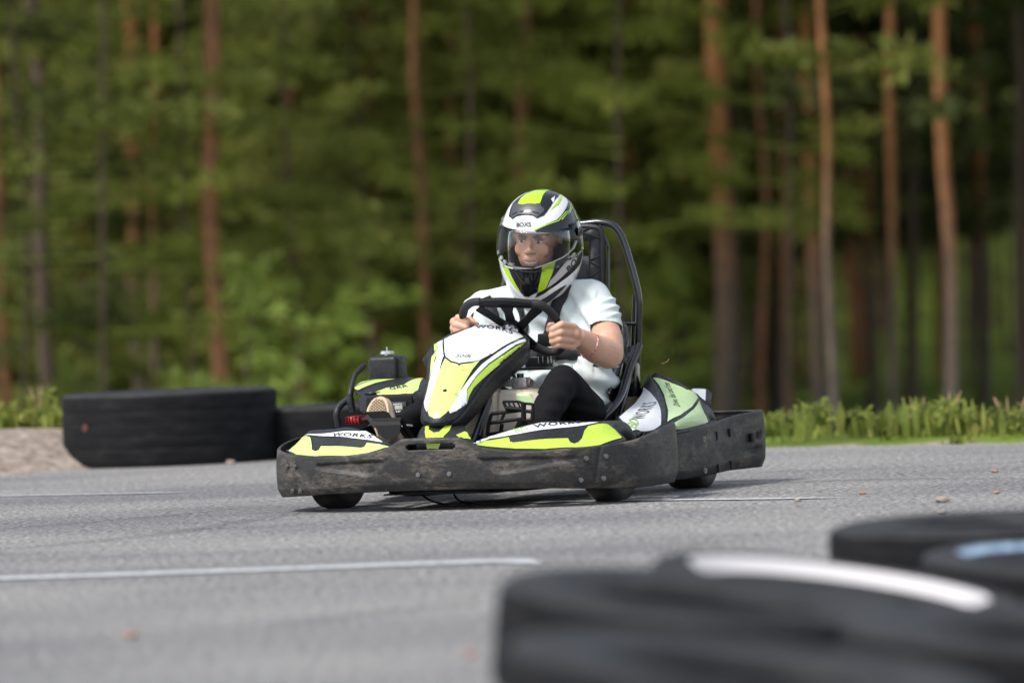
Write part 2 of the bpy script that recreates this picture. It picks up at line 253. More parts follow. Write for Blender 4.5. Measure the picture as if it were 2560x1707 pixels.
'h_w1':[[0.1435,0.4279,0.8955],[0.1971,0.4456,0.9127],[0.2429,0.4843,0.9354],[0.2698,0.5314,0.9671],[0.2764,0.5522,0.996],[0.2748,0.5439,0.9977],[0.2682,0.5253,0.97],[0.2415,0.4812,0.9393],[0.1961,0.444,0.9169],[0.1424,0.427,0.8998]],
'h_w2':[[-0.0207,0.4924,0.939],[0.0014,0.467,0.9154],[0.0542,0.4342,0.8973],[0.0567,0.4326,0.9013],[0.006,0.4618,0.9189],[-0.0123,0.4799,0.9411]],
'h_t1':[[0.0757,0.429,1.0586],[0.1358,0.4247,1.0584],[0.0753,0.434,1.0761]],
'h_t2':[[0.2474,0.5261,0.8752],[0.2769,0.6012,0.9547],[0.2437,0.5033,0.8932]]}
BVH = {}
def bvh_of(o):
    if o.name not in BVH:
        dg = bpy.context.evaluated_depsgraph_get(); dg.update(); ev = o.evaluated_get(dg)
        me = ev.to_mesh(); bm = bmesh.new(); bm.from_mesh(me); bmesh.ops.triangulate(bm, faces=bm.faces)
        BVH[o.name] = BVHTree.FromBMesh(bm); bm.free(); ev.to_mesh_clear()
    return BVH[o.name]
VIEW = Vector((.317, -.948, .035))                  # from the panels towards the front of the kart's left side
def facing(tree, pts):
    s = Vector()
    for p in pts:
        n = tree.find_nearest(p)[1]; s += n if n.dot(VIEW) > 0 else -n
    return s.normalized()
def snap(tree, p, d, off):
    h = tree.ray_cast(p + d * .06, -d, .16)
    if h[0] is None: h = tree.find_nearest(p)
    q, nrm = h[0], h[1]
    if nrm.dot(d) < 0: nrm = -nrm
    return q + nrm * off

def decal(panel, key, m, name='sticker', off=.0025, step=.008, dirv=None, holes=()):
    pts = [Vector(p) for p in DRAPE[key]]
    d = dirv or facing(bvh_of(panel), pts); q = d.to_track_quat('Z', 'Y').to_matrix(); qi = q.transposed()
    o2 = [(qi @ p) for p in pts]; zc = sum(p.z for p in o2) / len(o2)
    out = []
    for i, p in enumerate(o2):
        b = o2[(i + 1) % len(o2)]; k = max(1, int((b - p).length / step))
        out += [p.lerp(b, j / k) for j in range(k)]
    poly = [(p.x, p.y) for p in out]
    def inside(x, y):
        c = False; j = len(poly) - 1
        for i in range(len(poly)):
            if (poly[i][1] > y) != (poly[j][1] > y) and x < (poly[j][0] - poly[i][0]) * (y - poly[i][1]) / (poly[j][1] - poly[i][1]) + poly[i][0]: c = not c
            j = i
        return c
    x0, x1 = min(p[0] for p in poly), max(p[0] for p in poly); y0, y1 = min(p[1] for p in poly), max(p[1] for p in poly)
    inner = []
    nx = int((x1 - x0) / step); ny = int((y1 - y0) / step)
    for i in range(1, nx + 1):
        for j in range(1, ny + 1):
            x, y = x0 + i * step, y0 + j * step
            if inside(x, y) and min((x - a) ** 2 + (y - b) ** 2 for a, b in poly) > (step * .4) ** 2: inner.append((x, y))
    n = len(poly); v2 = [Vector(p) for p in poly + inner]
    r = delaunay_2d_cdt(v2, [(i, (i + 1) % n) for i in range(n)], [], 0, 1e-6)
    tree = bvh_of(panel); bm = bmesh.new()
    def zat(x, y):
        best = min(out, key=lambda p: (p.x - x) ** 2 + (p.y - y) ** 2); return best.z
    vv = []
    for p in r[0]:
        w = q @ Vector((p.x, p.y, zat(p.x, p.y)))
        vv.append(bm.verts.new(snap(tree, w, d, off)))
    for f in r[2]:
        c = sum((r[0][i] for i in f), Vector((0, 0))) / len(f)
        if inside(c.x, c.y):
            try: bm.faces.new([vv[i] for i in f])
            except ValueError: pass
    bmesh.ops.recalc_face_normals(bm, faces=bm.faces)
    return bmobj(name, bm, m, panel, sharp=0)
def textmesh(s, spacing=1., shear=0., bold=0.):
    cu = bpy.data.curves.new('t', 'FONT'); cu.body = s; cu.size = 1; cu.space_character = spacing; cu.shear = shear; cu.offset = bold
    cu.resolution_u = 3
    o = bpy.data.objects.new('t', cu); col.objects.link(o)
    dg = bpy.context.evaluated_depsgraph_get(); dg.update(); me = bpy.data.meshes.new_from_object(o.evaluated_get(dg))
    bpy.data.objects.remove(o); return me
def lettering(panel, key, s, m, name='lettering', off=.0038, dirv=None, shear=0., bold=0., spacing=1.):
    """text laid on a panel: DRAPE[key] = baseline start, baseline end, top of the first letter"""
    p0, p1, p2 = [Vector(p) for p in DRAPE[key]]
    me = textmesh(s, spacing, shear, bold); xs = [v.co.x for v in me.vertices]; ys = [v.co.y for v in me.vertices]
    w = max(xs) - min(xs); h = max(ys) - max(0, min(ys)); x0 = min(xs)
    bm = bmesh.new(); bm.from_mesh(me); bmesh.ops.triangulate(bm, faces=bm.faces)
    bmesh.ops.subdivide_edges(bm, edges=[e for e in bm.edges if e.calc_length() > .25], cuts=2)
    tree = bvh_of(panel); d = dirv or facing(tree, [p0, p1, p2, (p0 + p1) / 2])
    for v in bm.verts:
        a, b = (v.co.x - x0) / w, v.co.y / h
        v.co = snap(tree, p0 + (p1 - p0) * a + (p2 - p0) * b, d, off)
    bmesh.ops.recalc_face_normals(bm, faces=bm.faces)
    return bmobj(name, bm, m, panel, sharp=0)

# ------------------------------------------------------------------ the kart (coordinates: left, forward, up from the front axle)
kart = empty('go_kart', KART_AT, -TH)
tag(kart, 'lime, white and black rental go-kart cornering on the asphalt with its driver aboard', 'go-kart')

def interp(tab, x):
    if x <= tab[0][0]: return tab[0][1]
    for (a, b), (c, d) in zip(tab, tab[1:]):
        if x <= c: return b + (d - b) * (x - a) / (c - a)
    return tab[-1][1]
def inpoly(x, y, poly):
    c = False; j = len(poly) - 1
    for i in range(len(poly)):
        if (poly[i][1] > y) != (poly[j][1] > y) and x < (poly[j][0] - poly[i][0]) * (y - poly[i][1]) / (poly[j][1] - poly[i][1]) + poly[i][0]: c = not c
        j = i
    return c
def polydist(x, y, poly):
    best = 9
    for i in range(len(poly)):
        ax, ay = poly[i - 1]; bx, by = poly[i]; dx, dy = bx - ax, by - ay
        t = max(0, min(1, ((x - ax) * dx + (y - ay) * dy) / (dx * dx + dy * dy + 1e-12)))
        best = min(best, math.hypot(x - ax - dx * t, y - ay - dy * t))
    return best
def band(name, path, top, bot, m, step=.007, rows=24, recess=(), holes=(), lip=.016, bulge=.006, thick=.008, gap=None, mid0=False):
    """a moulded bumper: a strip standing on a plan path, s = signed length along it, with a rounded lip turned inwards"""
    path = [Vector((p[0], p[1], 0)) for p in path]; sm = crom(path, 10)
    tot = sum((b - a).length for a, b in zip(sm, sm[1:])); n = int(tot / step); pp = resample(sm, n)
    mid = min(range(n), key=lambda i: abs(pp[i].x)) if path[0].x * path[-1].x < 0 and not mid0 else 0
    bm = bmesh.new(); cols = []
    for i, p in enumerate(pp):
        t = (pp[min(i + 1, n - 1)] - pp[max(0, i - 1)]).normalized(); nrm = Vector((t.y, -t.x, 0))
        if nrm.dot(Vector((p.x, p.y + .6, 0))) < 0: nrm = -nrm
        s = (i - mid) * step; zt, zb = interp(top, s), interp(bot, s); c = []
        for k in range(rows + 1):
            f = k / rows; z = zb + (zt - zb) * f; off = bulge * (1 - (2 * f - 1) ** 2) - .012 * max(0, 1 - f * 6)
            for poly, dep in recess:
                if inpoly(s, z, poly): off -= dep * min(1, polydist(s, z, poly) / .010)
            if gap and abs(s) > 0:
                d_ = abs(abs(s) - interp(gap, z)); off -= .007 * max(0, 1 - d_ / .007)
            c.append((p + nrm * off + Vector((0, 0, z)), s, z))
        for a in (1, 2, 3): c.append((p - nrm * lip * math.sin(a * R(30)) * 1.0 + Vector((0, 0, zt + .006 * math.sin(a * R(60)))), s, zt))
        cols.append([(bm.verts.new(K(q)), s_, z_) for q, s_, z_ in c])
    for a, b in zip(cols, cols[1:]):
        for k in range(len(a) - 1):
            sc = (a[k][1] + b[k][1]) / 2; zc = (a[k][2] + a[k + 1][2]) / 2
            if any(inpoly(sc, zc, h) for h in holes): continue
            bm.faces.new((a[k][0], a[k + 1][0], b[k + 1][0], b[k][0]))
    o = bmobj(name, bm, m, kart, sharp=0)
    bmesh_fix_outward(o)
    s = o.modifiers.new('thickness', 'SOLIDIFY'); s.thickness = thick; s.offset = -1
    return o
def bmesh_fix_outward(o, c=(0, .5, .15)):
    me = o.data; bm = bmesh.new(); bm.from_mesh(me); s = 0
    for f in bm.faces: s += (f.calc_center_median() - Vector(c)).dot(f.normal) * f.calc_area()
    if s < 0: bmesh.ops.reverse_faces(bm, faces=bm.faces)
    bm.to_mesh(me); bm.free()
HALF = [(0, .472), (.2, .467), (.4, .44), (.5, .405), (.585, .335), (.66, .275), (.725, .19), (.752, .08), (.755, -.05), (.745, -.18), (.725, -.30), (.708, -.365)]
FB = [(-a, b) for a, b in HALF[::-1]][:-1] + HALF
sym = lambda tab: [(-a, b) for a, b in tab[::-1] if a > 0] + tab
ftop = sym([(0, .271), (.118, .270), (.16, .247), (.20, .231), (.26, .221), (.35, .212), (.45, .211), (.56, .214), (.68, .219), (.80, .230), (.92, .250), (1.10, .270), (1.30, .278)])
fbot = sym([(0, .078), (.2, .077), (.45, .072), (.6, .064), (.8, .056), (1.2, .056), (1.4, .05)])
tri = [(.17, .196), (.56, .192), (.565, .172), (.30, .132), (.262, .130)]
trl = [(-.17, .200), (-.23, .140), (-.255, .137), (-.49, .166), (-.495, .190)]
hole = [(-.086, .256), (-.10, .243), (-.086, .232), (.086, .232), (.102, .243), (.088, .256)]
front_bumper = band('front_bumper', FB, ftop, fbot, M['bumper'], recess=[(tri, .010), (trl, .010)], holes=[hole], gap=[(.05, .62), (.20, .65), (.23, .665)], rows=34)
def pod_path(s): return [(s * a, b) for a, b in [(.60, -.37), (.62, -.5), (.65, -.62), (.68, -.75), (.70, -.88), (.70, -.98), (.71, -1.1), (.74, -1.25), (.765, -1.37), (.74, -1.43), (.6, -1.45), (.2, -1.46), (0, -1.46)]]
rp = pod_path(1)[:-1] + [(-a, b) for a, b in pod_path(1)[::-1]]
rtop = [(0, .225), (.17, .232), (.29, .233), (.47, .244), (.59, .252), (.71, .263), (.86, .277), (1.02, .284), (1.1, .285), (1.35, .285)]
rear_bumper_ = None
def band2():
    pth = rp; sm = crom([Vector((p[0], p[1], 0)) for p in pth], 10); tot = sum((b - a).length for a, b in zip(sm, sm[1:]))
    tp = rtop + [(tot - a, b) for a, b in rtop[::-1]]
    bt = [(0, .052), (.3, .049), (.55, .055), (.75, .061), (1.05, .062), (tot - 1.05, .062), (tot, .052)]
    dent = [(.96, .150), (.80, .125), (.95, .120), (1.02, .14)]
    return band('rear_bumper', pth, tp, bt, M['bumper'], recess=[(dent, .02), ([(.95, .175), (1.0, .175), (1.0, .205), (.95, .205)], .03)], rows=24, mid0=True)
rear_bumper = band2()
bmesh_fix_outward(rear_bumper, (0, .95, .15))
# bolts and slots of the bumpers
def bolt(panel, p, n, r=.010, m=None):
    bm = bmesh.new(); c = K(p); n = K(n).normalized(); disc(bm, c - n * .002, n, r, .0065, 14, r * .86)
    disc(bm, c + n * .004, n, r * .42, .003, 6)
    bmobj('bolt', bm, m or M['bolt'], panel)
def near(path, x, y): pass
for p in [(-.052, .478, .139), (.072, .478, .139), (-.60, .335, .178), (-.645, .30, .178), (-.575, .355, .085), (-.62, .318, .085),
          (.575, .36, .178), (.635, .303, .182), (.555, .372, .098), (.625, .312, .10)]:
    n = (p[0] * .9 if abs(p[0]) > .3 else 0, .6, 0)
    bolt(front_bumper, p, n)
for p in [(.634, -.53, .19), (.634, -.53, .08), (.69, -.80, .20), (.69, -.80, .075)]: bolt(rear_bumper, p, (1, .25, 0), .013)
for p in [(.706, -.93, .206), (.716, -1.08, .212), (.706, -.93, .078), (.716, -1.08, .084)]:
    bm = bmesh.new(); addbox(bm, p, (.008, .010, .034), bevel=.003); bmobj('slot', bm, M['matte'], rear_bumper)
bm = bmesh.new(); addbox(bm, (.757, -1.262, .185), (.01, .04, .036), bevel=.004); bmobj('slot', bm, M['matte'], rear_bumper)

# wheels
def tyre_mesh(name, R0, R1, w, m, parent, grooves=0, seg=56, lug=0, dish=0., square=False):
    """a tyre revolved round its own x axis"""
    h = R0 - R1; prof = []
    for x, r in [(-.36, R1), (-.46, R1 + h * .12), (-.5, R1 + h * .42), (-.485, R1 + h * .72), (-.43, R1 + h * .92), (-.34, R0 * .995), (-.17, R0), (0, R0), (.17, R0), (.34, R0 * .995), (.43, R1 + h * .92), (.485, R1 + h * .72), (.5, R1 + h * .42), (.46, R1 + h * .12), (.36, R1)]:
        prof.append(Vector((x * w, r, 0)))
    if square: prof = [Vector((x * w, r, 0)) for x, r in [(-.36, R1), (-.46, R1 + h * .12), (-.49, R1 + h * .42), (-.495, R1 + h * .78), (-.485, R1 + h * .92), (-.455, R0 * .992), (-.36, R0), (0, R0 * 1.003), (.36, R0), (.455, R0 * .992), (.485, R1 + h * .92), (.495, R1 + h * .78), (.49, R1 + h * .42), (.46, R1 + h * .12), (.36, R1)]]
    prof = crom(prof, 3)
    if grooves: prof = resample(prof, 90)
    if dish:
        for p in prof:
            k = max(0, (R0 * .90 - p.y) / (R0 * .90 - R1)); p.x -= math.copysign(dish * k ** 1.1, p.x)
    bm = bmesh.new(); rings = []
    for k in range(seg):
        a = 2 * math.pi * k / seg; ring = []
        for p in prof:
            r = p.y
            if grooves and r > R0 * .97 and any(abs(p.x - g * w) < .006 for g in (-.25, -.08, .08, .25)): r -= .003
            if lug and r > R0 * .93 and k % 2 == 0: r -= lug
            ring.append(bm.verts.new((p.x, r * math.cos(a), r * math.sin(a))))
        rings.append(ring)
    for i in range(seg):
        a, b = rings[i], rings[(i + 1) % seg]
        for k in range(len(a) - 1): bm.faces.new((a[k], a[k + 1], b[k + 1], b[k]))
    bmesh.ops.recalc_face_normals(bm, faces=bm.faces)
    return bmobj(name, bm, m, parent, sharp=0)
M['slick'] = mat('slick kart tyre', (.020, .020, .022), .5)
_n = noise(M['slick'], coords(M['slick'], (1, 1, 1)), 30, 4); ln(M['slick'], ramp(M['slick'], _n, [(.35, (.014,) * 3), (.7, (.05, .048, .046))]), bsdf(M['slick']).inputs['Base Color'])
def wheel(u, v, r, w, steer=0.):
    e = empty('wheel', K((u, v, r)), steer); e.parent = kart
    t = tyre_mesh('tyre', r, r * .5, w, M['slick'], e)
    s = t.modifiers.new('thickness', 'SOLIDIFY'); s.thickness = .006
    bm = bmesh.new(); q = math.copysign(1, u)
    bmesh.ops.create_cone(bm, cap_ends=False, segments=32, radius1=r * .52, radius2=r * .52, depth=w * .8, matrix=Matrix.Rotation(R(90), 4, 'Y'))
    disc(bm, Vector((-.01 + q * w * .15, 0, 0)), (1, 0, 0), r * .5, .012, 32)
    disc(bm, Vector((q * w * .15, 0, 0)), (q, 0, 0), r * .22, w * .36, 20)
    for k in range(5): disc(bm, Vector((q * w * .2, r * .34 * math.cos(k * 1.2566), r * .34 * math.sin(k * 1.2566))), (q, 0, 0), .008, .012, 8)
    o = bmobj('rim', bm, M['alu'], e)
    s = o.modifiers.new('thickness', 'SOLIDIFY'); s.thickness = .003
    return e
wheel(.553, 0, .153, .13, R(-8)); wheel(-.553, 0, .153, .13, R(-8)); wheel(.572, -1.0, .166, .17); wheel(-.572, -1.0, .166, .17)

# chassis: floor tray, rails, axle
box('floor_tray', (0, -.02, .062), (.46, .80, .006), M['matte'], kart, bevel=.001)
bm = bmesh.new()
for s in (-1, 1):
    tube('x', [(s * .13, .44, .10), (s * .22, .30, .075), (s * .30, .0, .07), (s * .32, -.6, .07), (s * .30, -1.15, .10)], .016, None, None, bm=bm)
    tube('x', [(s * .22, .25, .075), (s * .45, .03, .11), (s * .50, 0, .135)], .016, None, None, bm=bm)
    tube('x', [(s * .31, -.2, .09), (s * .58, -.25, .12), (s * .60, -.6, .12), (s * .32, -.72, .09)], .013, None, None, bm=bm)
tube('x', [(-.31, -.7, .07), (.31, -.7, .07)], .016, None, None, bm=bm, smooth_n=0); tube('x', [(-.2, .3, .08), (.2, .3, .08)], .014, None, None, bm=bm, smooth_n=0)
tube('x', [(-.56, -.97, .15), (.56, -.97, .15)], .02, None, None, bm=bm, smooth_n=0)
bmobj('frame', bm, M['matte'], kart)
bm = bmesh.new(); tube('x', [(-0.154,0.2,0.065), (-0.125,0.15,0.028), (-0.105,0,0.001)], .004, None, None, bm=bm); tube('x', [(-0.017,0.2,0.064), (-0.021,0.1,0.02), (0.007,-0.1,-0.007)], .004, None, None, bm=bm)
bmobj('cable', bm, M['matte'], kart)

# nose panel (the upright shield in front of the steering wheel)
NOSE = [(.327, .405, .050, .03), (.345, .398, .068, .035), (.38, .372, .082, .045), (.445, .300, .098, .055), (.51, .222, .118, .07), (.56, .150, .142, .085), (.60, .07, .168, .10), (.638, -.02, .186, .115), (.664, -.10, .172, .10), (.680, -.165, .135, .06), (.686, -.20, .09, .02)]
rows = []
for z, vc, w, s in NOSE:
    row = []
    for k in range(-12, 13):
        f = k / 12; a = abs(f)
        row.append((w * f, vc - s * a ** 2.2, z - .030 * a ** 2.5 * min(1, (z - .33) / .1)))
    rows.append(row)
rows2 = [[Vector(p) for p in c] for c in rows]
cols_ = [crom([r[j] for r in rows2], 5) for j in range(25)]
rows = [[cols_[j][i] for j in range(25)] for i in range(len(cols_[0]))]
nose = grid_obj('nose_panel', rows, M['plastic'], kart, .006, sharp=0)
# its return flanges: dark sides folding back
for sgn in (-1, 1):
    edge = [r[24 if sgn > 0 else 0] for r in rows]; n_ = len(edge); fl = []
    for i, p in enumerate(edge):
        f = i / (n_ - 1); d = .016 + .048 * math.sin(min(1, f * 1.15) * math.pi) ** .8 + .035 * f * f
        q1 = Vector((p.x + sgn * .006, p.y - .01, p.z - .010)); fl.append([p, q1, Vector((p.x - sgn * .002, p.y - d * .55, p.z - d * .62)), Vector((p.x - sgn * .012, p.y - d, p.z - d * .95 - .005))])
    o = grid_obj('panel_flange', fl, M['plastic'], nose, .004, sharp=50)
grid_obj('panel_ear', [[(-0.132,0.02,0.618), (-0.128,0.04,0.56), (-0.113,0.1,0.492)], [(-0.198,-0.04,0.562), (-0.182,-0.02,0.542), (-0.14,0.04,0.507)]], M['plastic'], nose, .006)
low = [r for r in rows[:1]][0]
grid_obj('panel_flange', [low, [Vector((p.x * .8, p.y - .02, p.z - .012)) for p in low], [Vector((p.x * .7, p.y - .08, p.z - .01)) for p in low]], M['plastic'], nose, .004)
EN = lambda x, y: None
decal(nose, 'n_white', M['white'])
decal(nose, 'n_lime', M['limepale'])
decal(nose, 'n_left', M['white'])
decal(nose, 'n_left2', M['limepale'])
decal(nose, 'n_rwhite', M['white'])
decal(nose, 'n_rlime', M['lime'])
lettering(nose, 'n_works', 'WORKS', M['ink'], bold=.02, spacing=1.15)
lettering(nose, 'n_red', 'R', M['redink'], bold=.02)
lettering(nose, 'n_sig', 'Sodi', M['ink'], shear=.4)
bolt(nose, (0.007,0.303,0.445), (.1, 1, .8), .009, M['matte'])
bolt(nose, (0.038,0.218,0.543), (.1, 1, .8), .004, M['matte'])

# centre fairing below the nose panel
cf = [[(-0.07,0.43,0.258), (-0.011,0.44,0.254), (0.067,0.43,0.254), (0.159,0.42,0.248)],
      [(-0.073,0.4,0.287), (-0.023,0.41,0.289), (0.045,0.4,0.287), (0.124,0.39,0.275)],
      [(-0.07,0.35,0.315), (-0.031,0.36,0.321), (0.033,0.36,0.319), (0.09,0.34,0.31)],
      [(-0.082,0.26,0.317), (-0.058,0.26,0.327), (-0.009,0.26,0.325), (0.046,0.26,0.313)]]
cfr = loft_rows([[Vector(p) for p in r] for r in cf], 20, 6)
cfr = [[p + Vector((0, 0, -.05)) for p in cfr[0]]] + cfr
centre = grid_obj('centre_fairing', cfr, M['plastic'], kart, .004)
decal(centre, 'c1', M['lime'])
decal(centre, 'c2', M['lime'])

# front fairing panels on both sides of the nose
OUT = [(.135, .452, .246), (.20, .447, .226), (.30, .437, .213), (.40, .420, .207), (.49, .388, .207), (.57, .325, .211), (.635, .27, .222), (.685, .20, .236)]
MID = [(.16, .435, .254), (.23, .41, .250), (.32, .385, .248), (.41, .355, .247), (.50, .31, .247), (.57, .265, .248), (.63, .22, .249), (.675, .175, .243)]
RID = [(.169, .44, .249), (.217, .40, .271), (.277, .36, .291), (.388, .30, .314), (.491, .24, .308), (.578, .20, .306), (.612, .17, .292), (.653, .15, .252)]
def front_panel(s):
    f = lambda c, dv=0, dz=0: [Vector((s * a, b + dv, z + dz)) for a, b, z in c]
    o = grid_obj('front_panel', loft_rows([f(OUT), f(MID, .0, -.004), f(RID), f(RID, -.03, -.02), f(RID, -.035, -.10)], 60, 7), M['plastic'], kart, .004, sharp=0)
    return o
fp = front_panel(1); fq = front_panel(-1)
decal(fp, 'f_lime', M['lime'])
decal(fp, 'f_white', M['white'])
lettering(fp, 'f_works', 'WORKS', M['ink'], bold=.03, spacing=1.15)
lettering(fp, 'f_bd', 'BD', M['greenink'], bold=.01)
decal(fq, 'g_lime', M['limepale'])
decal(fq, 'g_white', M['white'])
lettering(fq, 'g_works', 'WORKS', M['ink'], bold=.03, spacing=1.1)
# steps from panel to wheel
# side pods
APX = (.43, -.88, .447)
def pod(s, full=True):
    f = lambda c: [Vector((s * a[0], a[1], a[2])) for a in c]
    left = f([(0.597,-0.155,0.23), (0.585,-0.165,0.258), (0.553,-0.2,0.282), (0.506,-0.27,0.308), (0.494,-0.4,0.326), (0.483,-0.57,0.352), (0.461,-0.74,0.385), (0.441,-0.83,0.409), (0.442,-0.885,0.444)])
    spine = f([(0.615,-0.2,0.225), (0.636,-0.46,0.238), (0.624,-0.52,0.278), (0.591,-0.64,0.319), (0.548,-0.76,0.363), (0.504,-0.84,0.407), (0.47,-0.88,0.435), (0.448,-0.9,0.447)])
    mid = [a.lerp(b, .5) + Vector((s * .012, .02, .01)) for a, b in zip(resample(crom(left, 8), 12), resample(crom(spine, 8), 12))]
    w = grid_obj('side_pod', loft_rows([left, mid, spine], 34, 7), M['plastic'], kart, .004, sharp=0)
    rear = f([(0.61,-0.22,0.246), (0.639,-0.6,0.244), (0.674,-0.94,0.256), (0.656,-0.96,0.292), (0.632,-0.97,0.343), (0.625,-0.97,0.364), (0.58,-0.96,0.396), (0.527,-0.94,0.422), (0.458,-0.9,0.448)])
    spine2 = resample(crom(spine, 8), 40); rear2 = resample(crom(rear, 8), 40)
    m1 = [a.lerp(b, .33) + Vector((s * .015, 0, .012)) for a, b in zip(spine2, rear2)]; m2 = [a.lerp(b, .67) + Vector((s * .018, 0, .014)) for a, b in zip(spine2, rear2)]
    g = grid_obj('pod_cover', loft_rows([spine2, m1, m2, rear2], 40, 6), M['plastic'], w, .004, sharp=0)
    back = [p + Vector((-s * .06, -.03, -.05)) for p in rear2]; grid_obj('pod_back', loft_rows([rear2, back, [p + Vector((-s * .02, -.01, -.10)) for p in back]], 40, 3), M['plastic'], w, .004)
    skirt = f([(.60, -.30, .26), (.66, -.55, .255), (.69, -.80, .262), (.69, -1.0, .268)]); outer = f([(.60, -.36, .225), (.655, -.62, .234), (.693, -.86, .245), (.70, -1.05, .258)])
    grid_obj('pod_skirt', loft_rows([[p + Vector((-s * .05, 0, .0)) for p in skirt], outer], 24, 2), M['plastic'], w, .004)
    return w, g
podL, podLg = pod(1)
decal(podL, 'p_white', M['white'])
lettering(podL, 'p_works', 'WORKS', M['ink'], bold=.0, spacing=1.15, dirv=VIEW)
lettering(podL, 'p_bd', 'BD', M['greenink'], bold=.01)
decal(podLg, 'p_ga', M['mint'])
decal(podLg, 'p_gb', M['mint'])
lettering(podLg, 'p_sig', 'Drive, fast and free', M['greyink'] if 'greyink' in M else M['ink'], shear=.3, dirv=VIEW)
podR, podRg = pod(-1)

# engine cover on the right with hour meter, airbox, pipe
ec = [[(-0.484,-0.1,0.366), (-0.414,-0.08,0.349), (-0.332,-0.08,0.34), (-0.267,-0.08,0.317), (-0.224,-0.1,0.327)],
      [(-0.496,-0.12,0.412), (-0.415,-0.08,0.399), (-0.338,-0.08,0.39), (-0.264,-0.08,0.382), (-0.222,-0.1,0.383)],
      [(-0.486,-0.12,0.426), (-0.418,-0.1,0.424), (-0.335,-0.1,0.423), (-0.269,-0.1,0.424), (-0.225,-0.11,0.404)],
      [(-0.513,-0.16,0.435), (-0.454,-0.18,0.441), (-0.378,-0.2,0.445), (-0.304,-0.2,0.45), (-0.245,-0.2,0.44)],
      [(-0.553,-0.22,0.454), (-0.504,-0.3,0.472), (-0.427,-0.34,0.478), (-0.352,-0.34,0.475), (-0.269,-0.3,0.464)],
      [(-0.58,-0.3,0.462), (-0.558,-0.45,0.483), (-0.479,-0.5,0.482), (-0.425,-0.5,0.484), (-0.311,-0.45,0.472)],
      [(-0.628,-0.45,0.428), (-0.614,-0.6,0.447), (-0.523,-0.62,0.451), (-0.469,-0.62,0.449), (-0.365,-0.6,0.447)]]
cover = grid_obj('engine_cover', loft_rows([[Vector(p) for p in r] for r in ec], 40, 5), M['plastic'], kart, .005, sharp=28)
decal(cover, 'e_g', M['limepale'])
decal(cover, 'e_w', M['limepale'])
lettering(cover, 'e_t', 'GRR', M['ink'], bold=.02)
for x, y in ((932, 985), (1018, 982)):
    bm = bmesh.new(); q = (-0.314,-0.17,0.433) if x > 1000 else (-0.448,-0.15,0.433); sweep(bm, [K(q) + Vector((.028 * math.cos(a), .03 * math.sin(a), .004)) for a in [k * math.pi / 10 for k in range(21)]], .005, 6, caps=False); disc(bm, K(q) + Vector((0, 0, -.004)), (0, 0, 1), .022, .006, 16); bmobj('cap_ring', bm, M['plastic'], cover)
box('meter_recess', (-0.353,-0.075,0.381), (.19, .012, .085), M['matte'], cover, bevel=.004)
meter = box('hour_meter', (-0.313,-0.066,0.381), (.066, .012, .044), M['gloss'], kart, bevel=.004)
box('display', (-0.311,-0.058,0.379), (.032, .004, .016), M['screen'], meter, bevel=.001)
FRONT = Vector((0, -1, 0))
def flat_text(parent, key, s, m, c, w, h, n=(0, -1, 0), name='lettering', shear=0., bold=0.):
    me = textmesh(s, 1., shear, bold); xs = [v.co.x for v in me.vertices]; ys = [v.co.y for v in me.vertices]
    c = K(c)
    for v in me.vertices:
        a = ((v.co.x - min(xs)) / (max(xs) - min(xs)) - .5) * w; b = ((v.co.y - min(ys)) / (max(ys) - min(ys)) - .5) * h
        v.co = c + Vector((a, 0, b))
    return link(name, me, m, parent, False)
flat_text(meter, '', 'MOTO', M['white'], (-0.315,-0.058,0.393), .036, .007, shear=.2, bold=.03); flat_text(meter, '', 'TIMER', M['white'], (-0.307,-0.059,0.365), .036, .007, shear=.2, bold=.03)
bm = bmesh.new(); sweep(bm, [K((-0.278,-0.09,0.334)) , K((-0.22,-0.09,0.383))], .016, 10, flat=.5); bmobj('cover_slot', bm, M['matte'], cover)
ab = bmesh.new(); c0 = (-0.504,-0.42,0.525); addbox(ab, (-.497, -.47, .50), (.125, .13, .15), bevel=.018, seg=4)
airbox = bmobj('airbox', ab, M['plastic'], kart)
bm = bmesh.new(); cc = K((-.497, -.47, .576)); disc(bm, cc, (0, 0, 1), .012, .008, 12); disc(bm, cc + Vector((0, 0, .006)), (0, 0, 1), .03, .012, 9, .026); disc(bm, cc + Vector((0, 0, .016)), (0, 0, 1), .004, .018, 8); bmobj('wing_nut', bm, M['steel'], airbox)
tube('pipe', [(-0.596,-0.15,0.311), (-0.601,-0.15,0.36), (-0.594,-0.17,0.39), (-0.565,-0.2,0.421), (-0.563,-0.22,0.454), (-0.56,-0.26,0.502), (-0.55,-0.29,0.525), (-0.542,-0.32,0.542)], [.012, .014, .014, .013, .012, .010, .012, .010], M['plastic'], kart)
tube('pipe_joint', [(-0.555,-0.18,0.435), (-0.553,-0.18,0.404), (-0.544,-0.18,0.365)], [.012, .016, .013], M['plastic'], kart)
bm = bmesh.new(); addbox(bm, (-0.552,-0.25,0.333), (.065, .12, .030), bevel=.010, seg=3)
for k in range(5): addbox(bm, Vector((-0.552,-0.25,0.333)) + Vector((-.026 + k * .013, .055, .0)), (.003, .02, .027), bevel=.001)
bmobj('engine', bm, M['red'], kart)

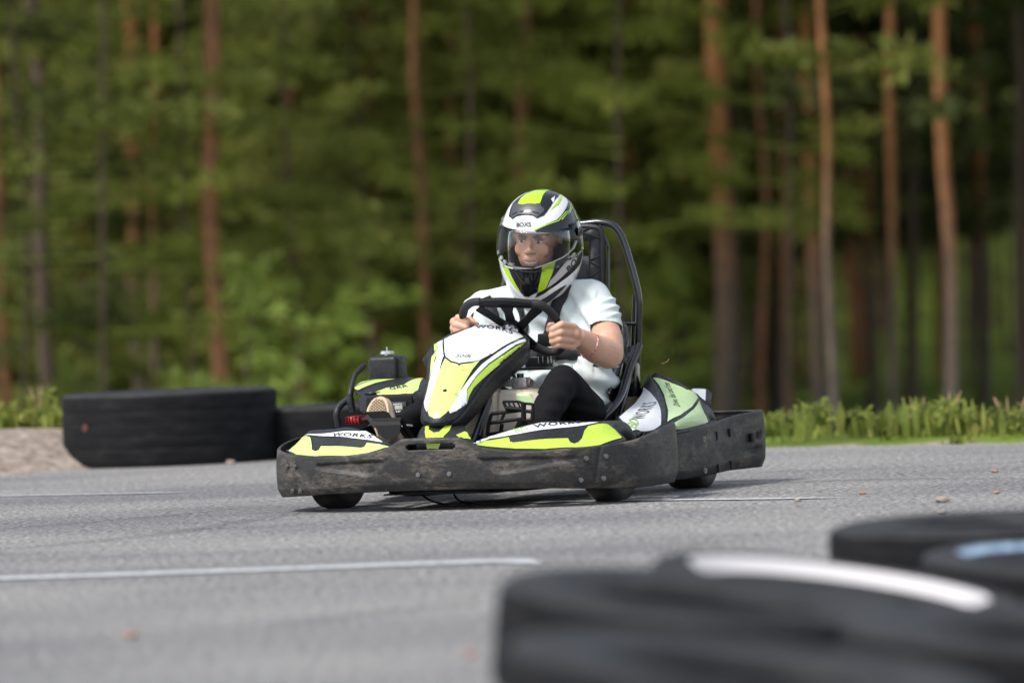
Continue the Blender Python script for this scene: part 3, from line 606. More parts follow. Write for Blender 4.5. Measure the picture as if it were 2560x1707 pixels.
# steering column, wheel
tube('steering_post', [(0.098,-0.02,0.476), (0.087,0.16,0.264)], .0125, M['gloss'], kart, 0)
bm = bmesh.new(); tube('x', [(.11, -.17, .64), (.09, .1, .36), (.05, .2, .2)], .012, None, None, bm=bm); bmobj('steering_column', bm, M['gloss'], kart)
WN = Vector((0, -.7071, .7071)); W2 = Vector((0, .7071, .7071)); W1 = Vector((1, 0, 0))
sw = empty('steering_wheel', K((.11, -.2, .67))); sw.parent = kart; SHIFT[sw.name] = -K((.11, -.2, .67))
rimpts = [(-0.063,-0.142,0.728), (-0.043,-0.115,0.755), (-0.008,-0.096,0.774), (0.026,-0.094,0.776), (0.131,-0.095,0.775), (0.233,-0.108,0.762), (0.264,-0.115,0.755), (0.288,-0.138,0.732), (0.304,-0.17,0.7), (0.31,-0.211,0.659), (0.302,-0.255,0.615), (0.282,-0.288,0.582), (0.251,-0.301,0.569), (0.211,-0.293,0.577), (0.18,-0.276,0.594), (0.119,-0.277,0.593), (0.023,-0.271,0.599), (-0.053,-0.255,0.615), (-0.082,-0.226,0.644), (-0.082,-0.181,0.689)]
bm = bmesh.new(); pth = crom([K(p) for p in rimpts] + [K(rimpts[0])], 4)
sweep(bm, pth, .0135, 12, caps=False); bmobj('rim', bm, M['matte'], sw)
for seg_ in (rimpts[0:4], rimpts[5:9], rimpts[10:15]): tube('grip', seg_, .0165, M['rubber'], sw, smooth_n=6)
def spoke(pts, w0, w1):
    bm = bmesh.new(); a, b = Vector(pts[0]), Vector(pts[1]); d = (b - a).normalized(); s = d.cross(WN).normalized(); h = WN * .004
    q = [a - s * w0, a + s * w0, a.lerp(b, .5) + s * min(w0, w1) * .85, b + s * w1, b - s * w1, a.lerp(b, .5) - s * min(w0, w1) * .85]
    top = [bm.verts.new(K(p + h)) for p in q]; bot = [bm.verts.new(K(p - h)) for p in q]
    bm.faces.new(top); bm.faces.new(bot[::-1])
    for i in range(6): bm.faces.new((top[i], bot[i], bot[(i + 1) % 6], top[(i + 1) % 6]))
    bmesh.ops.recalc_face_normals(bm, faces=bm.faces); return bmobj('spoke', bm, M['matte'], sw)
spoke([(0.128,-0.102,0.768), (0.12,-0.179,0.691)], .034, .019); spoke([(0.01,-0.118,0.752), (0.096,-0.191,0.679)], .018, .018); spoke([(0.247,-0.13,0.74), (0.141,-0.202,0.668)], .020, .018)
spoke([(0.178,-0.27,0.6), (0.135,-0.202,0.668)], .016, .02); spoke([(-0.036,-0.254,0.616), (0.099,-0.2,0.67)], .016, .02)
for y in (0,):
    a, b = Vector((0.017,-0.098,0.772)), Vector((0.239,-0.109,0.761)); bm = bmesh.new(); s = Vector((0, .7071, .7071)) * .022; h = WN * .004
    q = [a, b, b - s, a - s]; top = [bm.verts.new(K(p + h)) for p in q]; bot = [bm.verts.new(K(p - h)) for p in q]
    bm.faces.new(top); bm.faces.new(bot[::-1])
    for i in range(4): bm.faces.new((top[i], bot[i], bot[(i + 1) % 4], top[(i + 1) % 4]))
    bmesh.ops.recalc_face_normals(bm, faces=bm.faces); bmobj('spoke', bm, M['matte'], sw)
bm = bmesh.new(); hc = Vector((0.116,-0.192,0.678)); disc(bm, K(hc - WN * .004), K(-WN), .034, .018, 24)
disc(bm, K(hc + WN * .004), K(WN), .03, .006, 24); bmobj('hub', bm, M['matte'], sw)
bm = bmesh.new(); disc(bm, K(hc - WN * .022), K(-WN), .032, .012, 24); pass; bmobj('quick_release', bm, M['steel'], sw)

# master cylinder under the nose panel
bm = bmesh.new(); ctr = Vector((0.12,-0.12,0.458)); addbox(bm, ctr, (.15, .05, .026), bevel=.005); addbox(bm, (0.171,-0.12,0.458), (.062, .06, .042), bevel=.005)
disc(bm, K((0.202,-0.12,0.457)), K((1, .2, 0)), .016, .012, 12)
mc = bmobj('brake_cylinder', bm, M['alu'], kart)
bm = bmesh.new(); disc(bm, K((0.168,-0.12,0.476)), (0, 0, 1), .014, .018, 16); bmobj('filler_cap', bm, M['gloss'], mc); bm = bmesh.new(); disc(bm, K((0.097,-0.12,0.473)), (0, 0, 1), .018, .016, 16); bmobj('filler_cap', bm, M['gloss'], mc)
tube('hose', [(0.117,-0.15,0.5), (0.135,-0.13,0.491), (0.146,-0.12,0.479)], .006, M['steel'], kart)

# fuel tank halves
def tank(name, front, dv, m):
    a = [Vector(p) for p in front]; c = sum(a, Vector()) / len(a); bm = bmesh.new()
    f = [bm.verts.new(K(p)) for p in a]; b = [bm.verts.new(K(p + Vector((0, dv, 0)))) for p in a]
    bm.faces.new(f); bm.faces.new(b[::-1])
    for i in range(len(a)): bm.faces.new((f[i], b[i], b[(i + 1) % len(a)], f[(i + 1) % len(a)]))
    bmesh.ops.recalc_face_normals(bm, faces=bm.faces); bmesh.ops.bevel(bm, geom=bm.edges[:], offset=.012, segments=3, affect='EDGES')
    return bmobj(name, bm, m, kart)
t1 = tank('fuel_tank', [(0.115,0.06,0.441), (0.073,0.06,0.441), (0.021,0.06,0.387), (-0.038,0.06,0.334), (-0.025,0.06,0.266), (0.101,0.06,0.259)], -.14, M['tank'])
t2 = tank('fuel_tank', [(0.11,-0,0.436), (0.245,0,0.433), (0.287,-0,0.405), (0.281,0,0.255), (0.1,-0,0.26)], -.2, M['tank'])
decal(t2, 't_g', M['mint'])

# pedals
def plate(bm, pts, n, t=.004, holes=()):
    vs = [Vector(p) for p in pts]; n = Vector(n).normalized() * t / 2
    a = [bm.verts.new(K(p + n)) for p in vs]; b = [bm.verts.new(K(p - n)) for p in vs]
    bm.faces.new(a); bm.faces.new(b[::-1])
    for i in range(len(vs)): bm.faces.new((a[i], b[i], b[(i + 1) % len(vs)], a[(i + 1) % len(vs)]))
bm = bmesh.new()   # brake pedal, left
for y0, x0, x1, dy in ((1004, 1257, 1305, 3), (1020, 1264, 1331, -1)): pass
tube('x', [(0.189,0.16,0.396), (0.248,0.16,0.394), (0.272,0.16,0.386), (0.307,0.16,0.382)], .005, None, None, bm=bm, smooth_n=0)
tube('x', [(0.307,0.16,0.384), (0.307,0.16,0.352), (0.303,0.16,0.321)], .006, None, None, bm=bm, smooth_n=0)
for a, b, w in (((0, 0), 0, 0),): pass
tube('x', [(0.27,0.16,0.389), (0.268,0.16,0.319)], .010, None, None, bm=bm, smooth_n=0)
tube('x', [(0.198,0.16,0.37), (0.269,0.16,0.362)], .009, None, None, bm=bm, smooth_n=0)
for x in (0,): tube('x', [(0.189,0.16,0.396), (0.201,0.16,0.369)], .006, None, None, bm=bm, smooth_n=0)
tube('x', [(0.208,0.16,0.396), (0.22,0.16,0.369)], .0035, None, None, bm=bm, smooth_n=0)
tube('x', [(0.226,0.16,0.395), (0.238,0.16,0.369)], .0035, None, None, bm=bm, smooth_n=0)
tube('x', [(0.245,0.16,0.393), (0.257,0.16,0.368)], .0035, None, None, bm=bm, smooth_n=0)
tube('x', [(0.271,0.16,0.357), (0.306,0.16,0.353)], .007, None, None, bm=bm, smooth_n=0)
tube('x', [(0.269,0.16,0.322), (0.304,0.16,0.321)], .006, None, None, bm=bm, smooth_n=0)
tube('x', [(0.137,0.15,0.35), (0.26,0.15,0.36)], .007, None, None, bm=bm, smooth_n=0)
tube('x', [(0.124,0.15,0.314), (0.258,0.15,0.328)], .007, None, None, bm=bm, smooth_n=0)
tube('x', [(0.137,0.15,0.35), (0.123,0.15,0.311), (0.116,0.15,0.266)], .007, None, None, bm=bm, smooth_n=0)
tube('x', [(0.19,0.15,0.355), (0.173,0.15,0.319)], .006, None, None, bm=bm, smooth_n=0)
tube('x', [(0.264,0.15,0.322), (0.221,0.12,0.258)], .02, None, None, bm=bm, smooth_n=0)
tube('x', [(0.17,0.13,0.309), (0.157,0.12,0.256)], .008, None, None, bm=bm, smooth_n=0)
tube('x', [(0.117,0.12,0.261), (0.286,0.12,0.278)], .018, None, None, bm=bm, smooth_n=0)
bmobj('brake_pedal', bm, M['matte'], kart)
bm = bmesh.new()   # throttle pedal, right, under the driver's shoe
plate(bm, [(-0.316,0.33,0.377), (-0.276,0.33,0.377), (-0.229,0.33,0.378), (-0.213,0.33,0.372), (-0.201,0.33,0.352), (-0.272,0.33,0.348), (-0.304,0.33,0.361)], (0, 1, .5))
plate(bm, [(-0.282,0.33,0.351), (-0.169,0.33,0.351), (-0.161,0.34,0.34), (-0.27,0.34,0.341)], (0, .4, 1))
plate(bm, [(-0.262,0.36,0.341), (-0.159,0.36,0.34), (-0.151,0.37,0.319), (-0.246,0.37,0.321)], (0, 1, .4))
plate(bm, [(-0.308,0.335,0.364), (-0.295,0.335,0.367), (-0.244,0.37,0.321), (-0.262,0.37,0.316)], (0, 1, .3))
for a, b in ((0, 0),): pass
tube('x', [(-0.169,0.33,0.348), (-0.155,0.31,0.313), (-0.135,0.29,0.275)], .008, None, None, bm=bm, smooth_n=0)
tube('x', [(-0.193,0.31,0.327), (-0.172,0.3,0.295), (-0.157,0.29,0.273)], .007, None, None, bm=bm, smooth_n=0)
tube('x', [(-0.319,0.33,0.38), (-0.308,0.335,0.37)], .004, None, None, bm=bm, smooth_n=0)
tube('x', [(-0.302,0.335,0.361), (-0.29,0.335,0.353)], .005, None, None, bm=bm, smooth_n=0)
tube('x', [(-0.286,0.33,0.327), (-0.273,0.33,0.321)], .005, None, None, bm=bm, smooth_n=0)
plate(bm, [(-0.255,0.372,0.325), (-0.152,0.372,0.325), (-0.154,0.378,0.295), (-0.177,0.38,0.274), (-0.219,0.38,0.275), (-0.241,0.378,0.294)], (0, 1, .2))
bmobj('throttle_pedal', bm, M['matte'], kart)
tube('throttle_cable', [(-0.178,0.28,0.319), (-0.176,0.25,0.319), (-0.168,0.2,0.315)], .004, M['white'], kart)

# seat, headrest and roll hoop
seatc = .115
def seat():
    secs = []   # each: plane point v,z ; half width; wing height
    spec = [(-.28, .15, .20, .06), (-.36, .11, .23, .12), (-.50, .09, .25, .20), (-.66, .11, .265, .30), (-.80, .20, .275, .36), (-.88, .36, .28, .26), (-.93, .52, .27, .14), (-.96, .62, .24, .06), (-.97, .66, .18, .02)]
    for v, z, w, wing in spec:
        r = []
        for k in range(-10, 11):
            f = k / 10; a = abs(f)
            up = wing * max(0, (a - .45) / .55) ** 1.6
            fwd_ = 0 if v > -.7 else up * .75
            r.append(Vector((seatc + w * math.sin(f * 1.45) / .993 * (1 - .0 * a), v + fwd_, z + up * (1 if v > -.7 else .55))))
        secs.append(r)
    return grid_obj('seat', loft_rows(secs, 41, 5), M['gloss'], kart, .008, sharp=0)
seat()
tube('seat_edge', [(0.469,-0.72,0.579), (0.464,-0.7,0.558), (0.448,-0.66,0.503), (0.438,-0.62,0.445), (0.435,-0.55,0.384), (0.425,-0.46,0.333), (0.408,-0.38,0.295)], [.013, .014, .016, .016, .015, .014, .012], M['gloss'], kart)
tube('seat_stay', [(0.424,-0.8,0.566), (0.433,-0.72,0.512), (0.432,-0.65,0.428), (0.428,-0.6,0.367), (0.428,-0.55,0.306)], .012, M['gloss'], kart)
grid_obj('seat_side', [[(0.398,-0.74,0.571), (0.403,-0.7,0.498), (0.399,-0.66,0.429), (0.381,-0.55,0.355), (0.361,-0.45,0.293)], [(0.459,-0.74,0.576), (0.446,-0.7,0.513), (0.436,-0.65,0.444), (0.428,-0.56,0.369), (0.41,-0.45,0.292)]], M['gloss'], kart, .006)
bm = bmesh.new()
hp = [(0.176,-0.95,1.065), (0.246,-0.95,1.068), (0.301,-0.95,1.055), (0.331,-0.95,1.023), (0.351,-0.95,0.975), (0.37,-0.95,0.906), (0.39,-0.95,0.825), (0.4,-0.95,0.761), (0.397,-0.95,0.69), (0.389,-0.95,0.579), (0.375,-0.95,0.436)]
full = [(2 * seatc - a, b, c + .0) for a, b, c in hp[::-1]] + hp
zmean = lambda p, q: (p + q) / 2
tube('x', full, .0145, None, None, bm=bm); bmobj('roll_hoop', bm, M['gloss'], kart)
bm = bmesh.new()
tube('x', [(0.252,-0.94,1.058), (0.266,-0.94,1.013), (0.282,-0.94,0.978), (0.284,-0.94,0.933), (0.281,-0.92,0.742)], .0065, None, None, bm=bm)
tube('x', [(0.375,-0.98,0.773), (0.367,-0.98,0.674), (0.35,-0.98,0.452)], .010, None, None, bm=bm)
tube('x', [(0.268,-0.95,0.661), (0.388,-0.95,0.66)], .008, None, None, bm=bm, smooth_n=0)
bmobj('hoop_brace', bm, M['gloss'], kart)
def headrest():
    bm = bmesh.new(); v = -.925
    o = [(0.092,-0.925,1.059), (0.222,-0.925,1.053), (0.253,-0.925,1.039), (0.262,-0.925,1.01), (0.253,-0.925,0.807), (0.248,-0.925,0.68), (0.042,-0.925,0.687), (0.057,-0.925,1.038)]
    h = [(0.156,-0.925,0.995), (0.206,-0.925,0.997), (0.211,-0.925,0.99), (0.209,-0.925,0.936), (0.154,-0.925,0.937)]
    V2 = [Vector((p[0], p[2])) for p in o] ; H2 = [Vector((p[0], p[2])) for p in h]; n = len(V2); k = len(H2)
    r = delaunay_2d_cdt(V2 + H2, [(i, (i + 1) % n) for i in range(n)] + [(n + i, n + (i + 1) % k) for i in range(k)], [], 0, 1e-6)
    vs = [bm.verts.new(K((p.x, v, p.y))) for p in r[0]]; hp_ = [(p.x, p.y) for p in H2]; op_ = [(p.x, p.y) for p in V2]
    for f in r[2]:
        c = sum((r[0][i] for i in f), Vector((0, 0))) / len(f)
        if inpoly(c.x, c.y, op_) and not inpoly(c.x, c.y, hp_): bm.faces.new([vs[i] for i in f])
    bmesh.ops.recalc_face_normals(bm, faces=bm.faces)
    ob = bmobj('headrest', bm, M['plastic'], kart); s = ob.modifiers.new('thickness', 'SOLIDIFY'); s.thickness = .012; s.offset = 0
    bm = bmesh.new()
    for pts in ([(0.187,-0.917,1.036), (0.224,-0.917,1.05)], [(0.187,-0.917,1.029), (0.259,-0.917,1.006)], [(0.214,-0.917,0.92), (0.256,-0.917,0.934)], [(0.214,-0.917,0.912), (0.254,-0.917,0.891)], [(0.211,-0.917,0.85), (0.254,-0.917,0.877)],
                [(0.214,-0.917,0.996), (0.207,-0.917,0.841)]): tube('x', pts, .0022, None, None, bm=bm, smooth_n=0, seg=6)
    tube('x', [(0.159,-0.925,1.056), (0.222,-0.925,1.053), (0.255,-0.925,1.041), (0.267,-0.925,1.01), (0.265,-0.925,0.934), (0.259,-0.925,0.743)], .010, None, None, bm=bm, seg=8)
    bmobj('headrest_rib', bm, M['plastic'], ob)
headrest()
bm = bmesh.new(); addbox(bm, (0.392,-0.86,0.439), (.05, .06, .14), bevel=.015); disc(bm, K((0.4,-0.8,0.443)), K((.3, 1, .2)), .016, .012, 12); disc(bm, K((0.405,-0.785,0.444)), K((.3, 1, .2)), .008, .02, 8); bmobj('seat_bracket', bm, M['gloss'], kart)
# rear wheel guard seen past the pod
g = grid_obj('rear_guard', [[(0.503,-1.28,0.385), (0.567,-1.28,0.383), (0.596,-1.26,0.365)], [(0.553,-1.18,0.367), (0.594,-1.17,0.336), (0.617,-1.16,0.326)], [(0.6,-1.1,0.281), (0.623,-1.1,0.277), (0.641,-1.1,0.276)]], M['plastic'], kart, .006)
decal(g, 'r_w', M['white'])

# ------------------------------------------------------------------ the driver
M['skin'] = mat('skin', (.58, .32, .23), .48)
_m = M['skin']; bsdf(_m).inputs['Subsurface Weight'].default_value = .12; bsdf(_m).inputs['Subsurface Radius'].default_value = (.5, .2, .1); bsdf(_m).inputs['Subsurface Scale'].default_value = .01
_n = noise(_m, coords(_m), 22, 4); ln(_m, ramp(_m, _n, [(.3, (.58, .325, .215)), (.55, (.625, .36, .245)), (.75, (.66, .39, .27))]), bsdf(_m).inputs['Base Color'])
bump(_m, noise(_m, coords(_m), 140, 3), .12, .002)
M['shirt'] = mat('pale mint cotton', (.62, .68, .675), .85, spec=.2); bump(M['shirt'], noise(M['shirt'], coords(M['shirt']), 260, 2), .1, .001)
M['trousers'] = mat('black trousers', (.010, .0095, .011), .85, spec=.15)
M['helmet'] = mat('helmet white lacquer', (.80, .80, .80), .12, 0, .8)
M['hblack'] = mat('helmet black lacquer', (.007, .008, .011), .12, 0, .3)
M['hlime'] = mat('helmet lime lacquer', (.42, .68, .015), .14, 0, .6)
M['hvent'] = mat('vent grey plastic', (.05, .053, .062), .4)
M['hgrey'] = mat('helmet grey lacquer', (.50, .49, .47), .2, 0, .5)
M['lining'] = mat('helmet lining', (.010, .010, .011), .9)
M['visor'] = mat('smoked clear visor', (.3, .3, .3), .03)
_m = M['visor']; _nt = _m.node_tree; _b = bsdf(_m); _tr = _nt.nodes.new('ShaderNodeBsdfTransparent'); _tr.inputs[0].default_value = (.98, .98, .985, 1)
_gl = _nt.nodes.new('ShaderNodeBsdfGlossy'); _gl.inputs['Roughness'].default_value = .05; _fr = _nt.nodes.new('ShaderNodeFresnel'); _fr.inputs[0].default_value = 1.38
_mx = _nt.nodes.new('ShaderNodeMixShader'); _out = [n for n in _nt.nodes if n.type == 'OUTPUT_MATERIAL'][0]
ln(_m, _fr.outputs[0], _mx.inputs[0]); ln(_m, _tr.outputs[0], _mx.inputs[1]); ln(_m, _gl.outputs[0], _mx.inputs[2]); ln(_m, _mx.outputs[0], _out.inputs[0])
M['sole'] = mat('tan gum sole', (.55, .42, .29), .7); M['tread'] = mat('dark sole tread', (.20, .135, .085), .9); M['shoe'] = mat('beige shoe', (.55, .47, .38), .8)  # tread plate is a darker tan than the studs
M['webbing'] = mat('black webbing', (.014, .014, .017), .8)
M['hair'] = mat('dark brown hair', (.02, .012, .008), .7); M['teeth'] = mat('teeth', (.75, .72, .66), .3); M['lips'] = mat('lips', (.56, .27, .21), .5)
M['eye'] = mat('eye white', (.62, .60, .58), .2); M['iris'] = mat('iris', (.03, .02, .015), .2); M['brow'] = mat('eyebrow', (.11, .06, .04), .9)

person = empty('person', KART_AT + Matrix.Rotation(-TH, 3, 'Z') @ K((.115, -.62, .12)), -TH)
SHIFT[person.name] = -K((.115, -.62, .12))
tag(person, 'driver in a full-face helmet, pale t-shirt and black trousers, hands on the steering wheel', 'person')

def ball(bm, mt, u=20, w=12):
    rings = []
    for i in range(1, w):
        t = math.pi * i / w; rings.append([bm.verts.new(mt @ Vector((math.sin(t) * math.cos(2 * math.pi * k / u), math.sin(t) * math.sin(2 * math.pi * k / u), math.cos(t)))) for k in range(u)])
    a, b = bm.verts.new(mt @ Vector((0, 0, 1))), bm.verts.new(mt @ Vector((0, 0, -1)))
    for k in range(u):
        j = (k + 1) % u; bm.faces.new((a, rings[0][k], rings[0][j])); bm.faces.new((b, rings[-1][j], rings[-1][k]))
        for p, q in zip(rings, rings[1:]): bm.faces.new((p[k], q[k], q[j], p[j]))
def cone(bm, a, ra, b, rb, seg=20):
    a, b = K(a), K(b); d = (b - a)
    q = d.to_track_quat('Z', 'Y').to_matrix().to_4x4()
    A = [bm.verts.new((a + q @ Vector((ra * math.cos(t), ra * math.sin(t), 0)))) for t in [2 * math.pi * k / seg for k in range(seg)]]
    B = [bm.verts.new((b + q @ Vector((rb * math.cos(t), rb * math.sin(t), 0)))) for t in [2 * math.pi * k / seg for k in range(seg)]]
    bm.faces.new(A[::-1]); bm.faces.new(B)
    for k in range(seg): bm.faces.new((A[k], A[(k + 1) % seg], B[(k + 1) % seg], B[k]))
    for c, r in ((a, ra), (b, rb)): ball(bm, Matrix.Translation(c) @ Matrix.Scale(r, 4))
def ell(bm, c, r, rot=(0, 0, 0)):
    ball(bm, Matrix.Translation(K(c)) @ Euler([R(x) for x in rot]).to_matrix().to_4x4() @ Matrix.Diagonal((*r, 1)), 28, 18)
def chain(bm, pts):
    for (a, ra), (b, rb) in zip(pts, pts[1:]): cone(bm, a, ra, b, rb)
def fuse(name, bm, voxel, smooth, m, parent, post=None):
    me = bpy.data.meshes.new(name); bm.to_mesh(me); bm.free()
    o = bpy.data.objects.new(name, me); col.objects.link(o)
    md = o.modifiers.new('r', 'REMESH'); md.mode = 'VOXEL'; md.voxel_size = voxel
    sm = o.modifiers.new('s', 'SMOOTH'); sm.iterations = smooth; sm.factor = .5
    apply_mods(o); me = o.data
    if post:
        bm = bmesh.new(); bm.from_mesh(me); post(bm); bm.to_mesh(me); bm.free()
    bpy.data.objects.remove(o); return link(name, me, m, parent)
V_ = Vector
def lerp(a, b, t): return tuple(V_(a).lerp(V_(b), t))
def sstep(a, b, x):
    t = max(0., min(1., (x - a) / (b - a))); return t * t * (3 - 2 * t)

# joints
hipL, hipR = (.20, -.60, .27), (.03, -.60, .27)
kneeL, ankL = (0.326,-0.16,0.463), (.285, .10, .20)
kneeR, ankR = (-.06, -.17, .44), (-.255, .20, .30)
shL, shR = (0.298,-0.65,0.766), (-.125, -.60, .735)
elL, wrL, haL = (0.418,-0.46,0.559), (0.361,-0.27,0.623), (0.318,-0.2,0.647)
elR, wrR, haR = (-0.092,-0.42,0.624), (-0.106,-0.3,0.659), (-0.088,-0.2,0.695)
HC = V_((0.115,-0.6,0.987))          # helmet centre
# head frame: facing forward, slightly down
HM = Euler((R(14), R(5), R(4)), 'XYZ').to_matrix()
def Hd(x, f, z): return K(HC) + HM @ V_((x, -f, z))      # head local: x = driver's left, f = face forward, z up -> kart local axes
def hell(bm, c, r, rot=None):
    mt = Matrix.Translation(Hd(*c)) @ HM.to_4x4() @ Matrix.Diagonal((*r, 1))
    ball(bm, mt, 28, 18)

def finger(bm, pts, r0, r1):
    n = len(pts); chain(bm, [(p, r0 + (r1 - r0) * i / (n - 1)) for i, p in enumerate(pts)])
def hand(bm, side):
    """fist round the rim: four curled fingers stacked along the rim, thumb across the front"""
    if side == 'L':
        kn = [(0.354,-0.225,0.663), (0.36,-0.225,0.635), (0.355,-0.225,0.611), (0.345,-0.225,0.59)]      # knuckles
        pip = [(0.332,-0.155,0.676), (0.329,-0.155,0.647), (0.323,-0.155,0.62), (0.317,-0.16,0.598)]
        tip = [(0.297,-0.15,0.659), (0.293,-0.15,0.635), (0.292,-0.155,0.612), (0.295,-0.165,0.593)]
        end = [(0.282,-0.185,0.651), (0.283,-0.185,0.628), (0.285,-0.19,0.606), (0.291,-0.19,0.591)]
        for a, b, c, d, r in zip(kn, pip, tip, end, (.0165, .0165, .0155, .0135)): finger(bm, [a, b, c, d], r, r * .82)
        chain(bm, [(wrL, .031), ((0.345,-0.24,0.637), .030), (kn[1], .022)]); chain(bm, [(wrL, .03), (kn[0], .019)]); chain(bm, [(wrL, .03), (kn[3], .018)]); chain(bm, [(kn[0], .017), (kn[3], .016)])
        chain(bm, [((0.342,-0.25,0.651), .020), ((0.303,-0.235,0.669), .016), ((0.272,-0.2,0.673), .0135), ((0.271,-0.175,0.658), .011)])
    else:
        kn = [(-0.104,-0.225,0.713), (-0.126,-0.225,0.7), (-0.132,-0.225,0.677), (-0.126,-0.225,0.655)]
        pip = [(-0.088,-0.16,0.716), (-0.095,-0.155,0.69), (-0.096,-0.155,0.668), (-0.091,-0.16,0.649)]
        tip = [(-0.049,-0.15,0.702), (-0.053,-0.15,0.678), (-0.056,-0.155,0.659), (-0.06,-0.165,0.645)]
        end = [(-0.053,-0.18,0.692), (-0.054,-0.18,0.672), (-0.055,-0.18,0.655), (-0.06,-0.185,0.641)]
        for a, b, c, d, r in zip(kn, pip, tip, end, (.0165, .0165, .0155, .0135)): finger(bm, [a, b, c, d], r, r * .82)
        chain(bm, [(wrR, .030), ((-0.114,-0.25,0.676), .03), (kn[1], .020)]); chain(bm, [(kn[0], .017), (kn[3], .016)]); chain(bm, [(wrR, .028), (kn[3], .018)])
        chain(bm, [((-0.099,-0.245,0.688), .019), ((-0.06,-0.22,0.706), .0145), ((-0.037,-0.19,0.693), .0125), ((-0.019,-0.175,0.688), .011)])
bm = bmesh.new()
ell(bm, (.10, -.62, .30), (.15, .12, .12)); ell(bm, (.10, -.65, .50), (.135, .10, .18)); ell(bm, (.105, -.655, .68), (.155, .10, .12))
chain(bm, [((.11, -.66, .74), .07), (tuple(V_((HC.x, HC.y - .03, HC.z - .12))), .062)])
chain(bm, [(shR, .062), (lerp(shR, elR, .5), .056), (elR, .046), (lerp(elR, wrR, .3), .046), (wrR, .028)])
chain(bm, [(shL, .050), ((0.359,-0.6,0.683), .054), ((0.404,-0.5,0.602), .062)])
chain(bm, [((0.404,-0.5,0.602), .063), ((0.419,-0.46,0.553), .060), ((0.394,-0.385,0.574), .057), ((0.373,-0.32,0.603), .045), (wrL, .037)])
hand(bm, 'L'); hand(bm, 'R')
for h, k, a in ((hipL, kneeL, ankL), (hipR, kneeR, ankR)): chain(bm, [(h, .055), (lerp(h, k, .5), .045), (k, .044), (lerp(k, a, .35), .04), (a, .030)])
chain(bm, [(ankL, .034), ((.29, .22, .10), .026)]); chain(bm, [(ankR, .034), ((-.275, .25, .34), .026)])
HC0 = HC.copy(); HC_face = HC
FS = V_((-.012, .008, .036))
_Hd = Hd
def Hd(x, f, z): return _Hd(x + FS.x, f + FS.y, z + FS.z)
# head
hell(bm, (0, -.005, .03), (.092, .115, .115)); hell(bm, (0, .03, -.05), (.070, .086, .094)); hell(bm, (0, .085, -.112), (.034, .028, .024))
hell(bm, (.036, .084, -.032), (.034, .018, .034)); hell(bm, (-.036, .084, -.032), (.034, .018, .034))            # cheeks
hell(bm, (.036, .098, .028), (.034, .016, .012)); hell(bm, (-.036, .098, .028), (.034, .016, .012)); hell(bm, (0, .10, .035), (.03, .014, .014))       # brow
hell(bm, (0, .112, -.01), (.0095, .018, .030)); hell(bm, (0, .130, -.030), (.0135, .014, .012)); hell(bm, (.013, .118, -.034), (.009, .011, .008)); hell(bm, (-.013, .118, -.034), (.009, .011, .008))
hell(bm, (0, .108, -.060), (.028, .014, .012))
hell(bm, (0, .104, -.093), (.026, .014, .014))
hell(bm, (.093, -.01, .0), (.01, .018, .03)); hell(bm, (-.093, -.01, .0), (.01, .018, .03))
body = fuse('body', bm, .0038, 3, M['skin'], person)
# face details lie on the head
def onface(name, c, r, m, seg=14):
    bm = bmesh.new(); mt = Matrix.Translation(Hd(*c)) @ HM.to_4x4() @ Matrix.Diagonal((*r, 1)); bmesh.ops.create_uvsphere(bm, u_segments=seg, v_segments=10, radius=1, matrix=mt)
    return bmobj(name, bm, m, body, sharp=0)
for s in (-1, 1):
    e = onface('eye', (s * .034, .096, .006), (.0150, .013, .0062), M['eye']); onface('iris', (s * .034 - .002, .1075, .006), (.0062, .003, .0068), M['iris']).parent = e
    bm = bmesh.new(); sweep(bm, [Hd(s * x, f, z) for x, f, z in ((.013, .117, .024), (.030, .118, .029), (.046, .110, .027), (.057, .100, .020))], [.0035, .0048, .004, .0015], 8); bmobj('eyebrow', bm, M['brow'], body)
    bm = bmesh.new(); sweep(bm, [Hd(s * x, f, z) for x, f, z in ((.018, .108, .013), (.034, .112, .018), (.050, .102, .012))], [.002, .0035, .002], 6); bmobj('eyelid', bm, M['brow'], body)
bm = bmesh.new(); sweep(bm, crom([Hd(x, f, z) for x, f, z in ((-.031, .108, -.068), (-.016, .120, -.067), (0, .124, -.068), (.016, .120, -.067), (.031, .108, -.068))], 3), .0048, 8); bmobj('upper_lip', bm, M['lips'], body)
bm = bmesh.new(); sweep(bm, crom([Hd(x, f, z) for x, f, z in ((-.030, .108, -.070), (-.015, .118, -.084), (0, .121, -.087), (.015, .118, -.084), (.030, .108, -.070))], 3), .0055, 8); bmobj('lower_lip', bm, M['lips'], body)
bm = bmesh.new(); sweep(bm, crom([Hd(x, f, z) for x, f, z in ((-.024, .111, -.073), (0, .121, -.077), (.024, .111, -.073))], 4), .0062, 8, flat=.9); bmobj('teeth', bm, M['teeth'], body)
bm = bmesh.new(); mt = Matrix.Translation(Hd(0, -.002, .062)) @ HM.to_4x4() @ Matrix.Diagonal((.098, .119, .098, 1)); bmesh.ops.create_uvsphere(bm, u_segments=24, v_segments=14, radius=1, matrix=mt); bmobj('hair', bm, M['hair'], person)

